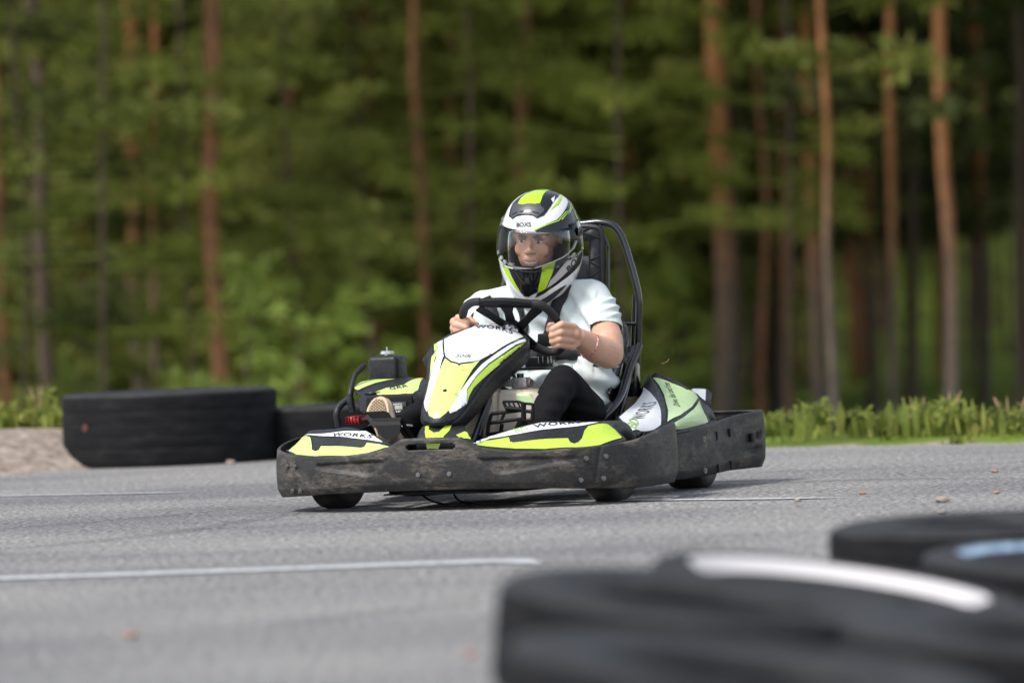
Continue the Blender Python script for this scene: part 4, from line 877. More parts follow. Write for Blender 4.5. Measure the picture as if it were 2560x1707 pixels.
# t-shirt
def folds(bm):
    for v in bm.verts:
        k = V_((v.co.x, -v.co.y, v.co.z)); d = 0
        # sleeve folds run from the armpit up to the outer shoulder
        for cx, cz, amp in ((.40, .765, .009), (.40, .728, .010), (.405, .695, .008)):
            t = (k.z - cz) - (k.x - cx) * .42; d += amp * math.exp(-(t / .0085) ** 2) * sstep(.335, .37, k.x) * (1 - sstep(.44, .46, k.x))
        # drape of the chest from the left shoulder to the belly
        if k.x < .34:
            for q, ph, amp in ((.9, .02, .006), (.55, .30, .006), (1.3, .11, .005)):
                t = k.z - .60 - ph * .6 + (k.x - .2) * q; d += amp * math.sin(t * 62 + ph * 30) * sstep(.44, .5, k.z) * (1 - sstep(.76, .82, k.z)) * sstep(-.75, -.6, k.y)
        # soft rolls above the belt
        t = k.z - .40 + .10 * (k.x - .2) ** 2; d += .012 * math.sin((t + (k.x - .2) * .35) * 70) * (1 - sstep(.50, .54, k.z)) * sstep(.28, .33, k.z)
        n = v.normal; v.co += n * d
sleeve_L = ((0.404,-0.57,0.663), (0.309,-0.7,0.935))
def cut(bm, p, n):
    g = bm.verts[:] + bm.edges[:] + bm.faces[:]
    bmesh.ops.bisect_plane(bm, geom=g, plane_co=K(p), plane_no=K(n), clear_outer=True)
def shirt_post(bm):
    folds(bm)
    # open hems: left sleeve, right sleeve, waist, neck
    for p, n, test in (((0.385,-0.56,0.648), (.22, .45, -.95), lambda k: k.x > .335 and k.z < .72 and k.z > .5 and k.y > -.80), (lerp(shR, elR, .62), tuple((V_(elR) - V_(shR)).normalized()), lambda k: k.x < -.12 and k.z < .74), ((.11, -.63, .845), (0, .0, 1), lambda k: k.z > .8)):
        pk, nk = K(p), K(n); sel = [f for f in bm.faces if test(V_((f.calc_center_median().x, -f.calc_center_median().y, f.calc_center_median().z)))]
        es = {e for f in sel for e in f.edges}; vs = {v for f in sel for v in f.verts}
        bmesh.ops.bisect_plane(bm, geom=list(vs) + list(es) + sel, plane_co=pk, plane_no=nk)
        dl = [f for f in bm.faces if test(V_((f.calc_center_median().x, -f.calc_center_median().y, f.calc_center_median().z))) and (f.calc_center_median() - pk).dot(nk) > 1e-5]
        bmesh.ops.delete(bm, geom=dl, context='FACES')
bm = bmesh.new()
ell(bm, (.11, -.645, .39), (.185, .155, .15)); ell(bm, (.15, -.60, .42), (.165, .12, .13)); ell(bm, (.11, -.64, .55), (.175, .135, .18)); ell(bm, (.105, -.645, .69), (.185, .125, .14))
ell(bm, (.13, -.53, .40), (.15, .08, .10))
chain(bm, [(shR, .080), ((.10, -.66, .79), .07), ((0.241,-0.66,0.788), .074), (shL, .078)]); chain(bm, [((.11, -.66, .77), .09), ((.11, -.65, .84), .082)])
chain(bm, [(shL, .078), ((0.328,-0.63,0.715), .080), ((0.363,-0.58,0.66), .077), ((0.404,-0.5,0.574), .076)])
chain(bm, [(shL, .075), ((.25, -.62, .62), .08)]); ell(bm, (0.313,-0.6,0.441), (.088, .11, .13)); chain(bm, [(shR, .084), (lerp(shR, elR, .5), .076), (lerp(shR, elR, .85), .070)]); chain(bm, [(shR, .08), ((-.02, -.60, .58), .09)])
shirt = fuse('t_shirt', bm, .006, 5, M['shirt'], person, shirt_post)
s_ = shirt.modifiers.new('thickness', 'SOLIDIFY'); s_.thickness = .0025; s_.offset = -1
# trousers
def trouser_post(bm):
    for v in bm.verts:
        k = V_((v.co.x, -v.co.y, v.co.z)); v.co += v.normal * (.0022 * math.sin(k.z * 120 + k.x * 60) * (1 - sstep(.30, .5, k.z)) + .002 * math.sin((k.y + k.x) * 95))
bm = bmesh.new(); ell(bm, (.115, -.60, .27), (.185, .15, .13))
chain(bm, [((.235, -.55, .245), .095), ((0.36,-0.33,0.332), .078), ((0.324,-0.17,0.455), .066), ((0.317,-0.07,0.401), .064), ((0.31,0.03,0.332), .056), ((.285, .10, .20), .047)])
chain(bm, [((.03, -.55, .27), .10), (lerp(hipR, kneeR, .55), .085), (kneeR, .066), (lerp(kneeR, ankR, .4), .058), (ankR, .043)])
trousers = fuse('trousers', bm, .006, 4, M['trousers'], person, trouser_post)

# shoes
def shoe(toe, heel, up, w, m_sole=True):
    toe, heel = V_(toe), V_(heel); d = (toe - heel); L_ = d.length; d.normalize(); up = V_(up); up = (up - d * up.dot(d)).normalized(); sd = d.cross(up)
    e = empty('shoe', K(heel)); e.parent = person; e.location = K(heel) + SHIFT[person.name]; 
    prof = [(0, .30), (.06, .40), (.18, .43), (.35, .39), (.52, .42), (.70, .50), (.84, .48), (.94, .34), (1.0, .08)]
    bm = bmesh.new(); rings = []
    for f, hw in prof:
        c = heel + d * (f * L_)
        ring = []
        for a in range(16):
            t = a / 16 * 2 * math.pi; x = math.cos(t) * hw * w; y = math.sin(t)
            hgt = .018 if y < 0 else .05 - .03 * f
            ring.append(bm.verts.new(K(c + sd * x + up * (y * hgt + .02)) - K(heel)))
        rings.append(ring)
    for a, b in zip(rings, rings[1:]):
        for k in range(16): bm.faces.new((a[k], a[(k + 1) % 16], b[(k + 1) % 16], b[k]))
    bm.faces.new(rings[0][::-1]); bm.faces.new(rings[-1]); bmobj('upper', bm, M['shoe'], e)
    bm = bmesh.new(); o2 = crom([V_((f * L_, hw * w * 1.1, 0)) for f, hw in prof], 3); o2 = o2 + [V_((p.x, -p.y, 0)) for p in o2[::-1]]
    top = [bm.verts.new(K(heel + d * p.x + sd * p.y + up * .014) - K(heel)) for p in o2]; bot = [bm.verts.new(K(heel + d * p.x + sd * p.y - up * .012) - K(heel)) for p in o2]
    for i in range(len(o2)): bm.faces.new((top[i], top[(i + 1) % len(o2)], bot[(i + 1) % len(o2)], bot[i]))
    bm.faces.new(top[::-1]); bm.faces.new(bot)
    bm2 = bmesh.new(); o3 = [heel + d * (L_ * .5 + (p.x - L_ * .5) * .90) + sd * p.y * .80 - up * .0128 for p in o2]; bm2.faces.new([bm2.verts.new(K(p) - K(heel)) for p in o3]); bmobj('tread', bm2, M['tread'], e, smooth=False)
    for i in range(int(L_ / .010)):          # tread studs of the sole
        for j in range(-4, 5):
            f = (i + .5) * .010 / L_; hw = interp(prof, f) * w * .92
            if abs(j * .010) < hw - .008: addbox(bm, K(heel + d * (f * L_) + sd * (j * .010 + (.005 if i % 2 else 0)) - up * .0145) - K(heel), (.0055, .0055, .0055), conv=False)
    bmobj('sole', bm, M['sole'], e, smooth=False)
shoe((-0.3,0.235,0.418), (-0.208,0.33,0.261), (-.05, -1, .35), .098)
shoe((.31, .26, .155), (.285, .10, .075), (0, -.5, 1), .09)

# harness over the shirt, camera on the chest
sbvh = None
def strap(name, pts, w, parent, off=.006, n=26):
    tree = bvh_of(shirt); d = Vector((.15, -1, .1)).normalized(); pts = resample(crom([K(p) for p in pts], 6), n); rows = []
    c = []
    for p in pts:
        h = tree.ray_cast(p + d * .2, -d, .5); q, nm = (h[0], h[1]) if h[0] is not None else tree.find_nearest(p)[:2]
        if nm.dot(d) < 0: nm = -nm
        c.append(q + nm * off)
    for _ in range(2): c = [c[0]] + [(a + b * 2 + e_) / 4 for a, b, e_ in zip(c, c[1:], c[2:])] + [c[-1]]
    for i, p in enumerate(c):
        t = (c[min(i + 1, n - 1)] - c[max(0, i - 1)]).normalized(); h = tree.find_nearest(p); nm = h[1] if h[1].dot(d) > 0 else -h[1]; s = t.cross(nm).normalized()
        rows.append([p - s * w / 2, p, p + s * w / 2])
    return grid_obj(name, rows, M['webbing'], parent, .003, conv=False, sharp=0)
harness = strap('chest_harness', [(0.23,-0.6,0.86), (0.205,-0.56,0.791), (0.183,-0.53,0.722), (0.156,-0.52,0.629), (0.112,-0.52,0.568)], .046, person)
strap('strap', [(0.027,-0.56,0.782), (0.053,-0.53,0.711), (0.059,-0.52,0.617), (0.074,-0.5,0.57)], .034, harness)
strap('strap', [(0.044,-0.5,0.558), (0.126,-0.5,0.555), (0.209,-0.5,0.556), (0.291,-0.5,0.559), (0.36,-0.54,0.565)], .046, harness, .008)
strap('strap', [(-0.106,-0.58,0.782), (-0.051,-0.53,0.699), (-0.011,-0.52,0.603)], .040, harness)
cam_ = box('action_camera', (0.191,-0.395,0.615), (.066, .036, .048), M['matte'], harness, rot=Euler((0, R(4), R(-8))).to_matrix(), bevel=.005)
bm = bmesh.new(); disc(bm, K((0.215,-0.376,0.618)), (0, -1, 0), .011, .008, 16); bmobj('lens', bm, M['gloss'], cam_)
box('camera_mount', (0.155,-0.42,0.53), (.115, .06, .045), M['gloss'], harness, bevel=.006)
box('camera_mount', (0.179,-0.4,0.556), (.06, .03, .03), M['matte'], harness, bevel=.004)
box('camera_mount', (0.141,-0.4,0.506), (.15, .05, .012), M['gloss'], harness, bevel=.003)
for q in ((0.16,-0.375,0.539), (0.178,-0.375,0.54), (0.199,-0.375,0.536), (0.212,-0.375,0.539)): box("buckle", q, (.004, .006, .026), M['steel'], harness, bevel=.001)
# chin strap pad and collar under the helmet
bm = bmesh.new(); sweep(bm, crom([K((0.047,-0.52,0.793)), K((0.102,-0.5,0.769)), K((0.155,-0.5,0.774)), K((0.196,-0.53,0.812)), K((0.222,-0.6,0.86))], 5), .024, 10, flat=.6); bmobj('neck_pad', bm, M['webbing'], person)

# bracelet
a_, b_ = V_((0.373,-0.32,0.603)), V_((0.394,-0.385,0.574)); c_ = a_.lerp(b_, .42); d_ = (K(b_) - K(a_)).normalized(); tree = bvh_of(body); pts = []
d_ = (d_ + Vector((.45, .0, -.1))).normalized()
u_ = d_.orthogonal().normalized(); s__ = d_.cross(u_)
for k in range(48):
    a = 2 * math.pi * k / 48; dr = u_ * math.cos(a) + s__ * math.sin(a); h = tree.ray_cast(K(c_) + dr * .12, -dr, .12)
    pts.append((h[0] if h[0] is not None else K(c_) + dr * .05) + dr * .0022)
bm = bmesh.new(); sweep(bm, pts + pts[:1], .0032, 6, caps=False)
M['braid'] = mat('red and white braid', (.5, .1, .08), .7); _c = noise(M['braid'], coords(M['braid']), 150, 2)
ln(M['braid'], ramp(M['braid'], _c, [(.42, (.45, .03, .03)), (.5, (.6, .35, .28)), (.58, (.75, .7, .65))]), bsdf(M['braid']).inputs['Base Color'])
bmobj('bracelet', bm, M['braid'], person)

FS = V_((0, 0, 0))
# helmet: rings round the head axis, eye port left open
HR = [(.214, .012, .012, .012), (.206, .055, .055, .065), (.187, .092, .095, .110), (.156, .121, .128, .142), (.110, .143, .155, .165), (.065, .157, .174, .180), (.020, .163, .184, .186), (-.025, .164, .190, .184), (-.065, .160, .193, .174), (-.105, .150, .193, .155), (-.140, .135, .190, .130), (-.170, .115, .182, .10), (-.195, .094, .172, .07), (-.212, .078, .162, .05)]
def hring(z, w, f, b, n=72, off=0.):
    r = []
    for k in range(n):
        a = 2 * math.pi * k / n; cx, cy = math.cos(a), math.sin(a)
        e = 2 / 2.15; x = math.copysign(abs(cx) ** e, cx) * (w + off); y = math.copysign(abs(cy) ** e, cy) * ((f if cy > 0 else b) + off)
        r.append((x, y, z + (off if z > .15 else 0)))
    return r
def smoothrings(sub=4):
    q = [V_(p) for p in [(a, b, c) for a, b, c, d in HR]]; w = crom([V_((a, b, 0)) for a, b, c, d in HR], sub); f = crom([V_((a, c, 0)) for a, b, c, d in HR], sub); b = crom([V_((a, d, 0)) for a, b, c, d in HR], sub)
    return [(x.x, x.y, y.y, z.y) for x, y, z in zip(w, f, b)]
RG = smoothrings()
def lowcut(y): return -.212 + .115 * sstep(.10, -.16, y) if False else -.212 + .10 * (1 - sstep(-.15, .10, y))
port_top, port_bot = .092, -.050
def port(x, y, z):
    if y < .0: return False
    s = abs(x) / .150
    return z < port_top - .018 * s * s and z > port_bot + .040 * s ** 2.2 and abs(x) < .150
def shell(name, off, keep, m, parent, thick=0):
    bm = bmesh.new(); vs = [[bm.verts.new(Hd(*p)) for p in hring(*r, off=off)] for r in RG]; n = 72; hr = [hring(*r, off=off) for r in RG]
    for i in range(len(vs) - 1):
        for k in range(n):
            q = [hr[i][k], hr[i][(k + 1) % n], hr[i + 1][(k + 1) % n], hr[i + 1][k]]; c = [sum(p[j] for p in q) / 4 for j in range(3)]
            if keep(*c): bm.faces.new((vs[i][k], vs[i][(k + 1) % n], vs[i + 1][(k + 1) % n], vs[i + 1][k]))
    if keep(0, 0, .3): bm.faces.new(vs[0])
    bmesh.ops.delete(bm, geom=[v for v in bm.verts if not v.link_faces], context='VERTS'); bmesh.ops.recalc_face_normals(bm, faces=bm.faces)
    s = sum((f.calc_center_median() - K(HC)).dot(f.normal) for f in bm.faces)
    if s < 0: bmesh.ops.reverse_faces(bm, faces=bm.faces)
    o = bmobj(name, bm, m, parent, sharp=0)
    if thick: md = o.modifiers.new('thickness', 'SOLIDIFY'); md.thickness = thick; md.offset = -1
    return o
helmet = shell('helmet', 0, lambda x, y, z: z > lowcut(y) and not port(x, y, z), M['helmet'], person, .014)
lining = shell('lining', -.016, lambda x, y, z: z > lowcut(y) + .004 and not port(x * .97, y, z), M['lining'], helmet, .012)
def vis(x, y, z):
    if y < -.02: return False
    s = max(0, min(1, abs(x) / .166))
    return z < .098 + .012 * s ** 4 and z > -.054 + .040 * s ** 2.5
visor = shell('visor', .0075, vis, M['visor'], helmet, .0022)
solid = shell('pattern', 0, lambda x, y, z: z > lowcut(y), M['helmet'], helmet)     # closed copy, used to lay the pattern on
def hdec(key, m, name='marking', off=.0022):
    o = decal(solid, key, M[m], name=name, off=off, step=.007); o.parent = helmet; return o
hdec('h_bk', 'hblack')
hdec('h_bkl', 'hblack')
hdec('h_l1', 'hlime', off=.003)
hdec('h_l2', 'hlime', off=.003)
hdec('h_l3', 'hlime', off=.003)
hdec('h_l4', 'hlime', off=.003)
hdec('h_top', 'hblack')
hdec('h_topl', 'hlime', off=.003)
hdec('h_vent', 'hvent', name='top_vent', off=.0045)
hdec('h_v1', 'hblack', off=.0055); hdec('h_v2', 'hblack', off=.0055); hdec('h_v3', 'hblack', off=.0055)
hdec('h_arr', 'hlime')
hdec('h_wa', 'helmet', off=.003)
hdec('h_cl', 'hlime')
hdec('h_cb', 'hblack')
hdec('h_cv', 'hvent', name='chin_vent', off=.004)
hdec('h_cr', 'hlime')
hdec('h_cs', 'hblack')
hdec('h_gr', 'hgrey')
hdec('h_tr', 'lining')
hdec('h_w1', 'helmet', name='visor_trim', off=.006)
hdec('h_w2', 'helmet', name='visor_trim', off=.006)
lettering(solid, 'h_t1', 'BOXS', M['ink'], bold=.02, off=.004).parent = helmet
lettering(solid, 'h_t2', 'BOXS', M['ink'], bold=.02, off=.004).parent = helmet
bm = bmesh.new(); q_ = Hd(.166, .030, .070); n_ = HM @ V_((1, -.1, 0)); disc(bm, q_, n_, .020, .007, 20, .017); disc(bm, q_ + n_ * .006, n_, .008, .005, 12); bmobj('visor_pivot', bm, M['hvent'], helmet)
bm = bmesh.new(); sweep(bm, [Hd(*p) for p in []] or [Hd(-.03, .202, -.058), Hd(0, .204, -.058), Hd(.03, .202, -.058)], .004, 8); bmobj('visor_tab', bm, M['matte'], helmet)
bpy.data.objects.remove(solid)

# ------------------------------------------------------------------ the place
def edge_y(x):
    return interp([(-40, 5), (-8, 23.5), (-2.6, 27.25), (-2.2, 27.75), (-1.2, 28.3), (0, 27.9), (1.17, 27.1), (2.34, 26.2), (6, 23), (40, 0)], x)
def terrain(x, y):
    d = y - edge_y(x)
    if d < 0: return -.03
    z = -.03 * (1 - sstep(0, .25, d))
    berm = .16 * sstep(.1, .9, d) * (1 - sstep(1.4, 3.4, d)) * (1 - sstep(-2.3, -1.0, x)) + .03 * sstep(.1, .8, d)
    z += berm - 1.15 * sstep(.6 if x > -1 else 1.8, 11, d) * (1 - .12 * math.sin(x * .7 + y * .13))
    z += .05 * math.sin(x * 2.3 + y * 1.1) * sstep(1, 4, d) + .10 * math.sin(x * .45 + 1) * math.sin(y * .3) * sstep(5, 12, d)
    z += 30 * sstep(125, 185, y)
    return z
M['asphalt'] = mat('worn asphalt', (.15, .15, .15), .9, spec=.3)
_m = M['asphalt']; _g = noise(_m, coords(_m), 42, 4, .82); _g2 = noise(_m, coords(_m, (1, 1, 1)), 26, 3, .6); _l = noise(_m, coords(_m, (.5, .9, 1)), .9, 4, .5); _st = noise(_m, coords(_m, (.55, 5.5, 1), rot=(0, 0, .16)), 1.3, 5, .62, .4)
_c1 = ramp(_m, _g, [(.34, (.05, .05, .055)), (.45, (.21, .208, .21)), (.54, (.44, .43, .42)), (.64, (.82, .79, .75))])
_c2 = mix(_m, .6, _c1, ramp(_m, _g2, [(.35, (.40,) * 3), (.65, (.82, .81, .80))]), 'MULTIPLY')
_c3 = mix(_m, .8, _c2, ramp(_m, _l, [(.34, (.58, .59, .62)), (.6, (1.0, .985, .965))]), 'MULTIPLY')
_c4 = mix(_m, .38, _c3, ramp(_m, _st, [(.33, (.40, .40, .43)), (.43, (.86, .86, .87)), (.6, (1, 1, 1))]), 'MULTIPLY')
ln(_m, _c4, bsdf(_m).inputs['Base Color']); bump(_m, _g, .8, .010)
M['ground'] = mat('mossy forest floor', (.08, .12, .02), .95, spec=.1)
_m = M['ground']; _tc = _m.node_tree.nodes.new('ShaderNodeTexCoord'); _sx = _m.node_tree.nodes.new('ShaderNodeSeparateXYZ'); ln(_m, _tc.outputs['Object'], _sx.inputs[0])
_n1 = noise(_m, coords(_m), .9, 5, .6); _n2 = noise(_m, coords(_m), 17, 6, .75)
_moss = ramp(_m, _n1, [(.3, (.075, .10, .02)), (.5, (.155, .22, .035)), (.7, (.23, .28, .06))])
_grav = ramp(_m, _n2, [(.3, (.13, .10, .08)), (.5, (.32, .26, .215)), (.68, (.50, .44, .38))])
_va = _m.node_tree.nodes.new('ShaderNodeAttribute'); _va.attribute_name = 'gravel'
_gm = _m.node_tree.nodes.new('ShaderNodeMath'); _gm.operation = 'ADD'; _gn = _m.node_tree.nodes.new('ShaderNodeMath'); _gn.operation = 'SUBTRACT'; ln(_m, _n1, _gn.inputs[0]); _gn.inputs[1].default_value = .5
ln(_m, _va.outputs['Fac'], _gm.inputs[0]); ln(_m, _gn.outputs[0], _gm.inputs[1])
_gr = ramp(_m, _gm.outputs[0], [(.45, (0, 0, 0)), (.55, (1, 1, 1))])
ln(_m, mix(_m, _gr, _moss, _grav), bsdf(_m).inputs['Base Color']); bump(_m, _n2, .6, .03)
M['paint'] = mat('worn road paint', (.62, .63, .64), .7)
_n = noise(M['paint'], coords(M['paint']), 38, 5, .7); ln(M['paint'], ramp(M['paint'], _n, [(.36, (.20, .20, .20)), (.5, (.48, .49, .50)), (.7, (.66, .67, .68))]), bsdf(M['paint']).inputs['Base Color'])

def ground():
    xs = [-60 + i * 4 for i in range(12)] + [-12 + i * .5 for i in range(49)] + [16 + i * 4 for i in range(12)]
    ys = [-12, 0, 10, 18] + [21 + i * .25 for i in range(46)] + [33 + i for i in range(30)] + [65 + i * 4 for i in range(34)]
    bm = bmesh.new(); vs = [[bm.verts.new((x, y, terrain(x, y))) for x in xs] for y in ys]
    lay = None
    for a, b in zip(vs, vs[1:]):
        for k in range(len(a) - 1): bm.faces.new((a[k], a[k + 1], b[k + 1], b[k]))
    o = bmobj('ground', bm, M['ground'], None, sharp=0); me = o.data
    at = me.attributes.new('gravel', 'FLOAT', 'POINT')
    for i, v in enumerate(me.vertices):
        x, y, z = v.co; d = y - edge_y(x); at.data[i].value = (1 - sstep(1.0, 1.9, d)) * (1 - sstep(-1.9, -.9, x)) + .8 * (1 - sstep(.15, .5, d))
    return tag(o, kind='structure')
ground()
bm = bmesh.new(); fx = [-40, -20, -12, -8, -5, -4, -3, -2.6, -2.4, -2.2, -1.7, -1.2, -.6, 0, .6, 1.17, 1.8, 2.34, 3, 4, 6, 10, 20, 40]
far = [bm.verts.new((x, edge_y(x) + .05 * math.sin(x * 5), 0)) for x in fx]; nr = [bm.verts.new((x, -12, 0)) for x in fx]
for k in range(len(fx) - 1): bm.faces.new((nr[k], nr[k + 1], far[k + 1], far[k]))
tag(bmobj('asphalt_track', bm, M['asphalt'], None, sharp=0), kind='structure')
def line(pts, w, ends=(1, 1)):
    pts = resample(crom([Vector((p[0], p[1], 0)) for p in pts], 6), 60); bm = bmesh.new(); prev = None; n = len(pts)
    for i, p in enumerate(pts):
        t = (pts[min(i + 1, n - 1)] - pts[max(0, i - 1)]).normalized(); s = Vector((-t.y, t.x, 0)); f = i / (n - 1); k = 1
        if ends[0] and f < .06: k = .2 + .8 * f / .06
        if ends[1] and f > .86: k = max(.08, (1 - f) / .14)
        j = w / 2 * k * (1 + .06 * math.sin(i * 1.7))
        c = (bm.verts.new(p + s * j + V_((0, 0, .004))), bm.verts.new(p - s * j + V_((0, 0, .004))))
        if prev: bm.faces.new((prev[0], prev[1], c[1], c[0]))
        prev = c
    return tag(bmobj('road_marking', bm, M['paint'], None, sharp=0), kind='structure')
line([(-2.254,17.772,0.000), (-1.618,17.649,0.000), (-0.867,17.553,0.000), (-0.126,17.505,-0.000), (-0.015,17.419,0.000), (0.058,17.199,0.000)], .19, (0, 1))
line([(-2.803,24.990,0.000), (-2.245,24.653,0.000), (-1.794,24.418,0.000), (-1.352,24.188,0.000)], .08, (0, 1))
line([(-0.332,21.791,0.000), (0.006,21.761,0.000), (0.386,21.614,0.000), (0.829,21.291,0.000), (1.227,21.046,0.000)], .10)

M['skid'] = mat('rubber skid mark', (.03, .03, .033), .8)
_m = M['skid']; _n = noise(_m, coords(_m, (9, 9, 1)), 5, 5, .7); _tr = _m.node_tree.nodes.new('ShaderNodeBsdfTransparent'); _mx = _m.node_tree.nodes.new('ShaderNodeMixShader')
_f = ramp(_m, _n, [(.42, (.03,) * 3), (.66, (.34,) * 3)]); ln(_m, _f, _mx.inputs[0]); ln(_m, _tr.outputs[0], _mx.inputs[1]); ln(_m, bsdf(_m).outputs[0], _mx.inputs[2]); ln(_m, _mx.outputs[0], [n for n in _m.node_tree.nodes if n.type == 'OUTPUT_MATERIAL'][0].inputs[0])
for _i, (_p, _w) in enumerate((([(-1.927,19.566,0.000), (-1.602,19.808,-0.000), (-1.220,20.441,0.000), (-0.902,21.469,0.000), (-0.613,21.986,0.000)], .13), ([(-2.083,21.185,0.000), (-1.521,21.688,0.000), (-1.092,22.292,0.000)], .10), ([(-0.632,14.775,0.000), (-0.327,15.179,0.000), (-0.082,15.376,0.000)], .16), ([(0.886,22.687,0.000), (1.365,22.687,0.000), (2.033,22.138,0.000)], .16), ([(1.022,23.961,0.000), (1.606,23.872,0.000), (2.287,23.961,0.000)], .14))):
    o_ = line(_p, _w); o_.name = 'skid_mark'; o_.data.materials.clear(); o_.data.materials.append(M['skid']); o_.location.z = -.001 - .0004 * _i

# tyres lying on the ground
M['oldtyre'] = mat('weathered tyre', (.022, .022, .024), .8, spec=.16)
_m = M['oldtyre']; _n = noise(_m, coords(_m, (4, 4, 12)), 2, 5, .6); ln(_m, ramp(_m, _n, [(.3, (.005, .005, .006)), (.6, (.013, .013, .014)), (.8, (.028, .026, .025))]), bsdf(_m).inputs['Base Color'])
M['sidewall'] = mat('sky-lightened tyre sidewall', (.045, .045, .048), .6, spec=.3)  # lighter than the tread: sky light on the tops put into the colour
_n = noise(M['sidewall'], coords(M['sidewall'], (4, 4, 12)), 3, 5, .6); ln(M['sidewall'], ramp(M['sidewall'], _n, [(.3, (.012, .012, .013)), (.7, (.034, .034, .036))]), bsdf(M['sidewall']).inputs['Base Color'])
def tyre(center, r, w, label, tilt=(0, 0), hole=.56, ring=None, group='tyres bounding the track', grooves=1, lug=0, dish=0., square=False):
    x, y, z = center
    e = empty('tyre', (x, y, z)); tag(e, label, 'tyre', group)
    e.rotation_euler = (R(tilt[0]), R(tilt[1]), 0)
    t = tyre_mesh('carcass', r, r * hole, w, M['oldtyre'], e, grooves=grooves, seg=96, lug=lug, dish=dish, square=square)
    for v in t.data.vertices: v.co = V_((v.co.y, v.co.z, v.co.x + w / 2))
    t.data.flip_normals() if False else None
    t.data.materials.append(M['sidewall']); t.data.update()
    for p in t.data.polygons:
        if abs(p.normal.z) > .55: p.material_index = 1  # flat faces get the tone with painted-in sky light
    s = t.modifiers.new('thickness', 'SOLIDIFY'); s.thickness = .012
    if ring:
        m_, r0, r1, a0, a1 = ring; bm = bmesh.new(); prev = None; tree = bvh_of(t); BVH.clear()
        for k in range(73):
            a = R(a0 + (a1 - a0) * k / 72); c = []
            wv = 1 + .15 * math.sin(k * .9); mid_ = (r0 + r1) / 2; hw = (r1 - r0) / 2 * (1 if 3 < k < 69 else .75)
            for j in range(5):
                rr = mid_ + hw * (j / 2 - 1); h = tree.ray_cast(V_((rr * math.cos(a), rr * math.sin(a), 1)), V_((0, 0, -1)))
                c.append(bm.verts.new((h[0] if h[0] else V_((rr * math.cos(a), rr * math.sin(a), w))) + V_((0, 0, .003))))
            if prev:
                for j in range(4): bm.faces.new((prev[j], prev[j + 1], c[j + 1], c[j]))
            prev = c
        bmobj('painted_stripe', bm, m_, e, sharp=0)
    return e
M['whitering'] = mat('white tyre paint', (.66, .63, .63), .7); M['bluering'] = mat('pale blue tyre paint', (.30, .45, .62), .7)
_n = noise(M['bluering'], coords(M['bluering']), 40, 3); ln(M['bluering'], ramp(M['bluering'], _n, [(.38, (.10, .16, .24)), (.55, (.36, .50, .66))]), bsdf(M['bluering']).inputs['Base Color'])
M['rust'] = mat('rusty hole', (.09, .035, .02), .9)
a_ = V_((-1.692,27.754,0.000)); big = tyre((a_.x - .022, a_.y + .53, .0), .535, .362, 'wide worn truck tyre lying flat at the far left edge of the asphalt', hole=.6, grooves=1, square=True, dish=.02)
bm = bmesh.new(); disc(bm, (-.39, -.357, .20), (-.74, -.68, 0), .020, .012, 12); bmobj('hole', bm, M['rust'], big)
a_ = V_((-0.849,27.972,0.000)); tyre((a_.x - .05, a_.y + .55, .0), .46, .25, 'chunky-treaded tyre half hidden between the wide truck tyre and the kart', grooves=0, lug=.012, square=True)
def near_tyre(px_c, D, ztop, r, w, label, tilt, **k):
    return tyre(((px_c - 1280) / 14222. * D + (.04 * -.6), D, ztop - w), r, w, label, tilt, **k)
near_tyre(1748, 11.4, .248, .428, .245, 'plain black tyre with the leftmost edge in the blurred foreground row', (3, 6.5), dish=.03)
near_tyre(2078, 12.66, .188, .423, .16, 'foreground tyre with a long white painted arc on its sidewall', (3.0, 9.5), ring=(M['whitering'], .302, .352, 172, 8), dish=.08)
near_tyre(2650, 10.9, .185, .43, .18, 'black tyre filling the bottom right corner, in front of the white-striped one', (2, 3), dish=.02)
near_tyre(1850, 9.65, .225, .431, .21, 'closest blurred tyre, cut off by the bottom of the photo', (2.5, 8), dish=.02)
near_tyre(2480, 14.7, .205, .42, .20, 'tyre with ribbed tread behind the white-striped tyre, near the right side', (1, 0), lug=.009)
near_tyre(2760, 13.8, .150, .448, .14, 'tyre with a pale blue painted arc, cut off at the right edge of the photo', (3, 3), ring=(M['bluering'], .340, .374, 165, 60), dish=.06)
near_tyre(2745, 15.7, .165, .415, .165, 'farthest dark tyre of the foreground row, cut off by the right edge', (0, 0))

# loose stones
M['stone'] = mat('stone', (.30, .25, .21), .9); M['redstone'] = mat('reddish stone', (.34, .20, .15), .9)
def stone(p, r, m, label):
    bm = bmesh.new(); bmesh.ops.create_icosphere(bm, subdivisions=2, radius=r); q = random.Random(int(p[0] * 1000))
    for v in bm.verts: v.co = V_((v.co.x * 1.2, v.co.y, v.co.z * .62)) * (1 + q.uniform(-.16, .16))
    o = bmobj('pebble', bm, m, None, sharp=25); o.location = (p[0], p[1], r * .5); tag(o, label, 'pebble', 'loose stones on the asphalt')
stone((1.026,20.916,0.000), .012, M['stone'], 'small grey stone lying on the white line right of the kart')
stone((1.291,21.316,0.000), .013, M['redstone'], 'tan pebble on the asphalt just past the tip of the white line')
stone((1.519,20.366,0.000), .023, M['stone'], 'largest pale stone on the asphalt right of the kart')
stone((1.451,19.499,-0.000), .014, M['stone'], 'small pebble just in front of the ribbed foreground tyre')
stone((1.923,22.911,0.000), .013, M['redstone'], 'reddish pebble farthest out on the asphalt at the right')
stone((1.760,20.919,0.000), .012, M['redstone'], 'orange pebble near the right edge of the photo')
stone((-0.999,14.457,0.000), .016, M['redstone'], 'blurred red stone on the near asphalt at the lower left')
stone((-0.124,13.257,0.000), .013, M['redstone'], 'faint red stone beside the nearest black tyre')
stone((-1.395,27.749,0.000), .02, M['stone'], 'pale stone at the foot of the wide truck tyre')
bm = bmesh.new(); kk = Matrix.Rotation(-TH, 3, 'Z')
